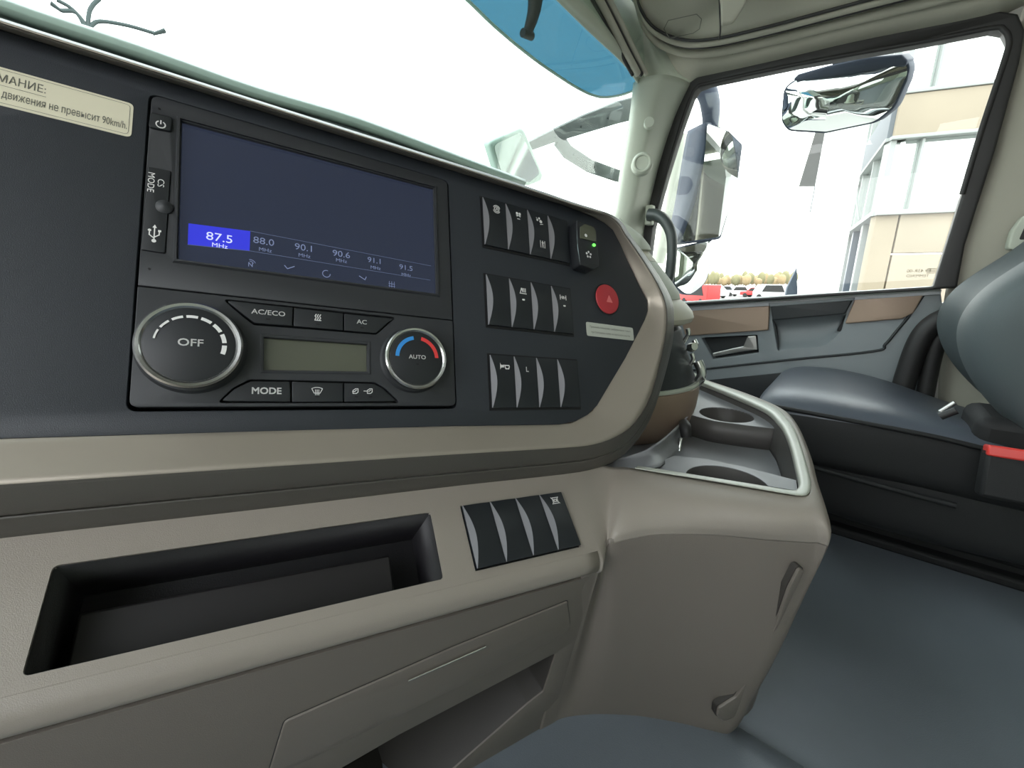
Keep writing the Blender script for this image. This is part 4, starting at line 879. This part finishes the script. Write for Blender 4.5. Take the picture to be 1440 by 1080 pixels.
# backrest
def bsec(x, dy, sc_=1.0, zt=1.18):
    pr = [(-.275, .555), (-.215, .615), (-.172, .675), (-.148, .735), (-.146, .785), (-.168, .84), (-.215, .89), (-.275, .95), (-.31, 1.05), (-.33, 1.15), (-.37, 1.16), (-.42, 1.08), (-.40, .9), (-.36, .72), (-.35, .58), (-.31, .54)]
    yc, zc = -.28, .8
    return [V((x, (yc+(y-yc)*sc_)-(dy if i < 10 else 0), zc+(z-zc)*sc_)) for i, (y, z) in enumerate(pr)]
loft('backrest', [bsec(1.10, .07, .7), bsec(1.105, .03, .86), bsec(1.125, .008, .96), bsec(1.18, .0, 1.0), bsec(1.25, .006, 1.0), bsec(1.30, .018, 1.0), bsec(1.34, .032, .99), bsec(1.40, .036, .99), bsec(1.46, .03, .99), bsec(1.51, .012, 1.0), bsec(1.56, .0, 1.0), bsec(1.59, .01, .96), bsec(1.61, .05, .8)], M['seatb'], se, 2)
tube('recliner_hinge', [XP(1322, 586, 1.13), XP(1345, 577, 1.13)], .007, M['rubber'], se, n=10)
tube('belt_stalk', [XP(1322, 579, 1.30), XP(1343, 566, 1.30)], .005, M['silver'], se, n=8)
box('hinge_cover', WORLD, 1.14, 1.3, -.36, -.20, .52, .60, M['seatd'], se, bev=.02, seg=3)
bk = thing('seat_belt_buckle', 'black seat belt buckle with red release button beside the seat', 'buckle', tuple(XP(1420, 650, 1.05)))
BF = Frame(XP(1412, 634, 1.06), (0, -1, .03), (.25, -.05, 1))
box('buckle_body', BF, -.022, .10, -.085, .002, -.03, .014, M['seatd'], bk, bev=.006)
box('release_button', BF, -.022, .058, -.012, .007, -.018, .018, M['buckle'], bk, bev=.003, label='red release button')

# ================================================================== GRAB HANDLE
gh = thing('grab_handle', 'dark curved grab handle at the foot of the front pillar', 'handle', tuple(XP(925, 300, 1.6)))
tube('handle_bar', [XP(x, y, 1.58) for x, y in ((912, 302), (924, 303), (936, 312), (944, 330), (945, 355), (942, 385), (938, 400))], [.022, .021, .02, .019, .018, .018, .018], M['handle'], gh, flat=1)
gF = Frame(XP(911, 303, 1.6), (0, -1, 0), (0, 0, 1))
box('mounting_plate', gF, -.008, .02, -.035, .035, -.02, .012, M['pillar'], gh, bev=.006)

# ================================================================== OUTSIDE THE CAB
# external sun visor
vi = thing('sun_visor', 'translucent blue outer sun visor across the top of the windshield', 'sun visor', (1, .85, 1.5))
WV = Frame(WF.W(0, 0, -.12), WF.ex, WF.ey)
low_v = [(560, -90), (657, 0), (701, 42), (751, 83), (796, 114), (818, 127), (834, 134), (851, 137), (876, 133), (898, 124), (915, 112)]
plate('visor_sheet', WV, [pxl(WV, low_v+[(915, 20), (900, -120), (560, -200)])], -.004, 0, M['visor'], vi)
tube('visor_edge', [WV.P(x, y, 0) for x, y in low_v], .004, M['cowl'], vi, n=8)
br_v = [(754, -20), (751, 15), (742, 46)]
tube('visor_bracket', [WV.P(x, y, .02) for x, y in br_v], [.022, .017, .012], M['rubber'], vi, flat=.5)
tube('bracket_foot', [WV.P(735, 46, .02), WV.P(748, 51, .02)], .010, M['rubber'], vi)

# front kerb mirror on its two-armed bracket
KF = Frame((1.6, 1.2, 1.4), (1, -.12, 0), (0, -.38, 1))
km = thing('front_kerb_mirror', 'square silver kerb mirror on a forked bracket ahead of the windshield', 'mirror', tuple(KF.P(725, 220)))
mo_ = fillet(pxl(KF, [(687, 200), (733, 178), (739, 184), (765, 246), (762, 255), (744, 262), (702, 250)]), .02)
plate('mirror_housing', KF, [mo_], -.05, .0, M['cowl'], km, bev=.012, bseg=3)
plate('mirror_plate', KF, [fillet(pxl(KF, [(693, 204), (730, 186), (734, 190), (759, 244), (743, 256), (706, 247)]), .02)], .0, .004, M['mirror2'], km, label='mirror glass')
ua = [(741, 208), (776, 193), (820, 176), (868, 159), (915, 147)]; la = [(787, 196), (800, 214), (831, 234), (868, 247), (905, 256)]
def blade(name, pts, hw, m, par, lab=None, fr=KF, c=-.02):
    L = pxl(fr, pts, c); up_ = []; dn_ = []
    for i, p in enumerate(L):
        a = V(L[max(i-1, 0)]); b = V(L[min(i+1, len(L)-1)]); d = (b-a).normalized(); n_ = V((-d.y, d.x)); w_ = hw[i] if isinstance(hw, (list, tuple)) else hw
        up_.append(tuple(V(p)+n_*w_)); dn_.append(tuple(V(p)-n_*w_))
    return plate(name, fr, [up_+dn_[::-1]], c-.02, c, m, par, bev=.004, label=lab)
blade('upper_arm', ua, [.018, .026, .038, .048, .052], M['arm'], km)
blade('lower_arm', la, [.030, .030, .030, .030, .032], M['arm'], km)
for x, y in ((782, 192), (818, 178), (856, 166), (807, 217), (837, 235)):
    a, b = KF.px(x, y, -.018); lathe('bolt', KF, [(0, -.014), (.005, -.014), (.006, -.02)], M['handle'], km, 12, a=a, b=b)

# main side mirrors
MFr = Frame(V((2.0, .62, 1.2)), V((.16, -.17, 0)), UP)
sm_ = thing('side_mirror', 'tall dark side mirror with wide-angle mirror below outside the door', 'mirror', (2.0, .62, 1.0))
gl = fillet(pxl(MFr, [(994, 174), (1024, 186), (1042, 203), (1036, 255), (1012, 333), (957, 341), (977, 285), (990, 225)]), [.01, .04, .03, 0, .02, .02, 0, 0])
plate('mirror_plate', MFr, [gl], .0, .004, M['mirror'], sm_, label='main mirror glass')
hl = [(994, 171), (1026, 184), (1045, 203), (1038, 256), (1014, 336), (955, 344), (974, 285), (988, 225)]
plate('mirror_housing', MFr, [fillet(pxl(MFr, hl), .02)], -.06, -.0, M['navy'], sm_, bev=.006)
L1 = [MFr.P(x, y, .002) for x, y in ((993, 172), (990, 215), (975, 280), (951, 341))]
L2 = [HD(x, y, 2.12) for x, y in ((985, 175), (979, 215), (963, 280), (945, 336))]
L3 = [HD(x, y, 2.25) for x, y in ((967, 184), (960, 220), (950, 280), (940, 330))]
grid('housing_side', [L1, L2, L3], M['navy'], sm_, sub=4, thick=.03)
wa = fillet(pxl(MFr, [(952, 350), (1003, 338), (1002, 362), (992, 398), (968, 417), (948, 400)]), [.01, .02, .06, .08, .08, .04])
wa = dense(wa, .006)
plate('wide_angle_housing', MFr, [off(fillet(pxl(MFr, [(952, 350), (1003, 338), (1002, 362), (992, 398), (968, 417), (948, 400)]), [.01, .02, .06, .08, .08, .04]), .006)], -.05, -.002, M['navy'], sm_, bev=.006)
# convex glass
wc = V((sum(p[0] for p in wa)/len(wa), sum(p[1] for p in wa)/len(wa)))
rings = [[MFr.W(wc.x+(p[0]-wc.x)*k, wc.y+(p[1]-wc.y)*k, .02*(1-k*k)+.001) for p in wa] for k in (1, .8, .55, .3, .05)]
nw_ = len(wa); link('wide_angle_plate', mesh([p for r_ in rings for p in r_], [(i*nw_+k, i*nw_+(k+1) % nw_, (i+1)*nw_+(k+1) % nw_, (i+1)*nw_+k) for i in range(4) for k in range(nw_)]+[tuple(range(4*nw_, 5*nw_))]), M['mirror'], sm_, 'convex wide-angle mirror glass', 180)
tube('mirror_arm', [V((1.80, .74, 1.72))]+[HD(x, y, 2.15) for x, y in ((955, 112), (978, 114), (993, 128), (999, 150), (999, 180))], [.04, .04, .04, .04, .038, .03], M['navy'], sm_, n=16)
tube('arm_edge', [HD(x, y, 2.17) for x, y in ((960, 106), (984, 109), (1000, 126), (1006, 150), (1007, 182))], .018, M['pillar'], sm_, n=10)
tube('mirror_foot', [MFr.P(1000, 344, -.01), MFr.P(952, 352, -.01)], .012, M['navy'], sm_)
wsf = [HD(x, y, 2.4) for x, y in ((958, 190), (950, 250), (940, 310), (925, 370))]
tube('air_deflector', wsf, [.03, .035, .035, .03], M['pillar'], sm_, label='pale panel beside the mirror')

# look-down mirror above the door
RFm = Frame(V((1.98, .15, 1.42)), V((-.30, -1, 0)), V((-.35, 0, 1)))
rm2 = thing('look_down_mirror', 'wide convex mirror hanging above the passenger window outside', 'mirror', tuple(RFm.P(1190, 135)))
gl2 = fillet(pxl(RFm, [(1104, 124), (1125, 110), (1200, 101), (1273, 86), (1277, 102), (1256, 150), (1230, 171), (1162, 185), (1110, 182), (1100, 168)]), .05, 8)
gl2 = dense(gl2, .012)
plate('mirror_housing', RFm, [grow(gl2, .005)], -.05, .0, M['navy'], rm2, bev=.004)
wc = V((sum(p[0] for p in gl2)/len(gl2), sum(p[1] for p in gl2)/len(gl2))); nw_ = len(gl2)
rings = [[RFm.W(wc.x+(p[0]-wc.x)*k, wc.y+(p[1]-wc.y)*k, .055*(1-k*k)+.001) for p in gl2] for k in (1, .9, .75, .6, .45, .3, .15, .03)]
link('mirror_plate', mesh([p for r_ in rings for p in r_], [(i*nw_+k, i*nw_+(k+1) % nw_, (i+1)*nw_+(k+1) % nw_, (i+1)*nw_+k) for i in range(7) for k in range(nw_)]+[tuple(range(7*nw_, 8*nw_))]), M['mirror'], rm2, 'convex mirror glass', 180)
plate('housing_brow', RFm, [fillet(pxl(RFm, [(1116, 112), (1124, 104), (1166, 92), (1222, 80), (1270, 76), (1278, 84), (1276, 92), (1200, 104), (1128, 114)]), .008)], -.05, .012, M['navy'], rm2, bev=.006)
plate('mounting_bracket', RFm, [pxl(RFm, [(1168, 96), (1168, 70), (1230, 55), (1216, 88)])], -.05, -.01, M['navy'], rm2, bev=.004)

tube('hanger_arm', [RFm.P(1199, 66, -.03), (RFm.P(1199, 66, -.03)+V((1.80, .05, 1.72)))/2+V((0, 0, .04)), V((1.80, .05, 1.72))], .02, M['navy'], rm2, n=10)
# ground, trees, cars
gr = box('ground', WORLD, -80, 260, -160, 200, -1.75, -1.6, M['concrete']); tagit(gr, 'asphalt yard outside the truck', 'ground', kind='structure')
def blob(name, p, r, sz, m, par, seed):
    rnd = random.Random(seed); b = bmesh.new(); bmesh.ops.create_icosphere(b, subdivisions=2, radius=1)
    offs = [V((rnd.uniform(-1, 1), rnd.uniform(-1, 1), rnd.uniform(-1, 1))).normalized() for _ in range(12)]
    for v in b.verts:
        k = 1+.28*max(o.dot(v.co) for o in offs)+rnd.uniform(-.10, .10); v.co = V((v.co.x*r*k, v.co.y*r*k, v.co.z*sz*k))+p
    me = bpy.data.meshes.new('m'); b.to_mesh(me); b.free(); return link(name, me, m, par, None, 60)
rt = random.Random(7)
kinds = 'yygyoygoggygoyyogyogygoyygoggyogygoyg'
for i, kd in enumerate(kinds):
    x = 968+i*4.1+rt.uniform(-1.2, 1.2); d = (178, 190, 202, 214)[i % 4]+rt.uniform(-2, 2); g = ray(x, 400); g = V((g.x, g.y, 0)).normalized()*d
    topy = {'y': 388, 'g': 383.5, 'o': 386}[kd]+rt.uniform(-2.5, 3)
    tp = HD(x, topy, d).z; h_ = tp+1.6
    nm = {'y': 'yellow autumn tree', 'g': 'dark green tree', 'o': 'ochre autumn tree'}[kd]
    t = thing('tree', nm+' in the far tree line beyond the car park', 'tree', (g.x, g.y, -1.6), group=nm+'s in the far tree line')
    mt = {'y': M['t1'], 'g': M['t2'], 'o': M['t3']}[kd]
    blob('crown', V((g.x, g.y, -1.6+h_*.60)), .95+rt.uniform(0, .4), h_*.34, mt, t, i)
    tube('trunk', [V((g.x, g.y, -1.6)), V((g.x, g.y, -1.6+h_*.6))], .15, M['bark'], t, n=6)
def car(x, d, m, lab, ln=4.2, hh=1.45, rot=1.2, van=False):
    g = ray(x, 405); g = V((g.x, g.y, 0)).normalized()*d
    fr = Frame(V((g.x, g.y, -1.6)), (cos(rot), sin(rot), 0), (0, 0, 1))
    t = thing('car' if not van else 'van', lab, 'car' if not van else 'van', tuple(fr.o))
    if van: pr = [(-ln/2, .35), (ln/2, .35), (ln/2, 1.0), (ln/2-.5, hh), (-ln/2, hh)]
    else: pr = [(-ln/2, .35), (ln/2, .35), (ln/2, .85), (ln/2-1.0, .95), (ln/2-1.6, hh), (-ln/2+.9, hh), (-ln/2+.2, .95), (-ln/2, .9)]
    plate('body', fr, [fillet(pr, .15)], -.8, .8, m, t, bev=.08)
    plate('side_window', fr, [fillet([(ln/2-1.25, .98), (ln/2-1.7, hh-.1), (-ln/2+1.0, hh-.1), (-ln/2+.55, .98)], .05)], -.82, .82, M['tyre'], t)
    for sx in (-1, 1):
        for sy in (-.82, .62): lathe('wheel', fr, [(0, sy), (.33, sy), (.33, sy+.2), (0, sy+.2)], M['tyre'], t, 16, a=sx*ln*.3, b=.33)
car(984, 50, M['carr'], 'red van parked at the left end of the car row', 4.8, 2.1, .9, True)
car(1003, 70, M['carw'], 'white car next to the red van', rot=1.35, hh=1.6)
car(1021, 86, M['card'], 'grey car between two white cars in the far row', rot=1.3, hh=1.6)
car(1042, 79, M['carw'], 'white car in the middle of the far row', rot=1.3, hh=1.65)
car(1064, 76, M['carr'], 'small red car right of the middle white car', rot=1.3, hh=1.5)
car(1088, 70, M['carw'], 'white van near the dark gate post', 4.8, 2.0, 1.3, True)
gp = thing('gate_panel', 'dark leaning panel at the foot of the white column', 'panel', tuple(ZP(1112, 480, -1.6)))
GPF = Frame(HD(1115, 400, 20), (CR.x, CR.y, 0), UP)
plate('panel_sheet', GPF, [pxl(GPF, [(1103, 425), (1107, 405), (1121, 377), (1122, 425)])], -.1, .0, M['fblue'], gp, bev=.02)

# white column and hanging banner
cp = HD(1169, 300, 12.0); cF0 = Frame((cp.x, cp.y, 0), (1, 0, 0), (0, 1, 0))
co_ = thing('column', 'tall round white column in front of the building', 'column', (cp.x, cp.y, -1.6))
lathe('shaft', cF0, [(.38, -1.6), (.38, 9)], M['colw'], co_, 48)
bn_ = thing('banner', 'narrow grey hanging banner at the left edge of the white column', 'banner', tuple(HD(1140, 260, 11.6)))
BNF = Frame(HD(1145, 230, 11.55), CR, UP)
plate('banner_cloth', BNF, [pxl(BNF, [(1152, 170), (1163, 170), (1146, 262), (1124, 262)])], -.02, 0, M['ban'], bn_)
tube('banner_rope', [BNF.P(1146, 262), BNF.P(1139, 299)], .012, M['fgrey'], bn_, n=6)

tube('banner_bracket', [BNF.P(1160, 172), BNF.P(1160, 172)+(V((cp.x, cp.y, 0))-V((BNF.P(1160, 172).x, BNF.P(1160, 172).y, 0)))*.12], .02, M['fgrey'], bn_, n=6)
# building
corner = HD(1233, 300, 15); cb0 = V((corner.x, corner.y, 0))
dR = -ray(-1000, 395); dR = V((dR.x, dR.y, 0)).normalized(); dL = ray(1100, 395); dL = V((dL.x, dL.y, 0)).normalized()
BR = Frame(cb0, dR, UP); BL = Frame(cb0, -dL, UP)
bd = thing('building', 'modern building with beige wall panels and glass corner windows', 'building', (cb0.x, cb0.y, -1.6))
zsill = corner.z; z1_ = HD(1264, 195, 15).z; z2_ = HD(1279, 130, 15).z
zs_m = BR.px(1262, 357)[1]
def bp(fr, name, a0, a1, b0, b1, c1, m, c0=-.3, lab=None): return plate(name, fr, [[(a0, b0), (a1, b0), (a1, b1), (a0, b1)]], c0, c1, m, bd, bev=.01, label=lab)
bx = BR.px(1262, 320)[0]
bp(BR, 'wall_panel', 0, bx-.02, -1.6, zsill-.06, .0, M['beige2'])
for i in range(4):
    a0 = bx+.02+i*3.2
    bp(BR, 'wall_panel', a0, a0+3.16, zs_m+.02, zsill-.06, .0, M['beige']); bp(BR, 'wall_panel', a0, a0+3.16, -1.6, zs_m-.02, .0, M['beige'])
    bp(BR, 'band_panel', i*3.2-.0, i*3.2+3.17, z1_+.05, z2_-.05, .12, M['beige'])
bp(BR, 'sill', -.05, 13, zsill-.06, zsill+.06, .15, M['mull']); bp(BR, 'sill', -.05, 13, z1_-.03, z1_+.05, .16, M['mull']); bp(BR, 'sill', -.05, 13, z2_-.04, z2_+.04, .16, M['mull'])
mx = BR.px(1284, 240)[0]
for z0_, z1q in ((zsill+.06, z1_-.03), (z2_+.04, z2_+4)):
    a = 0.1
    for st in (mx, 3.2, 3.2, 3.2):
        bp(BR, 'window_pane', a, a+st-.06, z0_, z1q, -.05, M['fglass']); bp(BR, 'mullion', a+st-.06, a+st, z0_, z1q, .06, M['mull']); a += st
    bp(BR, 'corner_post', -.02, .1, z0_, z1q, .06, M['mull'])
LL = 16
bp(BL, 'side_wall', -LL, -.4, -1.6, zsill-.05, -.25, M['fblue'], -.4)
bp(BL, 'band_panel', -LL, 0, z1_+.05, z2_-.05, .10, M['fgrey'])
bp(BL, 'sill', -LL, 0, zsill-.06, zsill+.06, .12, M['mull']); bp(BL, 'sill', -LL, 0, z1_-.03, z1_+.05, .12, M['mull'])
for i in range(8):
    a = -.1-i*2.0
    bp(BL, 'pilaster', a-.35, a-.0, -1.6, zsill-.06, .0, M['mull' if i % 2 else 'fblue'])
    bp(BL, 'window_pane', a-1.95, a, zsill+.06, z1_-.03, -.05, M['fglass']); bp(BL, 'mullion', a-2.0, a-1.92, zsill+.06, z1_-.03, .05, M['mull'])
    bp(BL, 'window_pane', a-1.95, a, z2_, z2_+4, -.05, M['fglass']); bp(BL, 'mullion', a-2.0, a-1.92, z2_, z2_+4, .05, M['mull'])
# one tilted open sash in the glass side
for i in range(2):
    a = -2.2-i*2.0; tube('open_sash', [BL.W(a, zsill+.1, .1), BL.W(a-.2, z1_-.1, .5)], .04, M['mull'], bd, n=6)

# street lamp seen through the windshield
DL = 27; J = HD(123, 47, DL)
lp = thing('street_lamp', 'grey street lamp with four curved arms seen over the dashboard', 'street lamp', (J.x, J.y, -1.6))
tube('pole', [V((J.x, J.y, -1.6)), J+V((0, 0, -1)), J], [.14, .10, .08], M['lampm'], lp, n=10)
for pts, hd in (([(123, 47), (117, 30), (106, 17), (95, 8), (80, 0)], None), ([(123, 47), (125, 20), (130, 8), (140, -2)], None), ([(124, 47), (129, 36), (142, 30), (180, 36), (218, 47)], [(215, 48), (232, 43)]), ([(122, 44), (112, 24), (103, 16), (86, 15)], [(87, 16), (72, 5)])):
    tube('arm', [HD(x, y, DL) for x, y in pts], .075, M['lampm'], lp, n=8)
    if hd: tube('lamp_head', [HD(x, y, DL) for x, y in hd], [.10, .16], M['lampm'], lp, n=10, flat=.5)
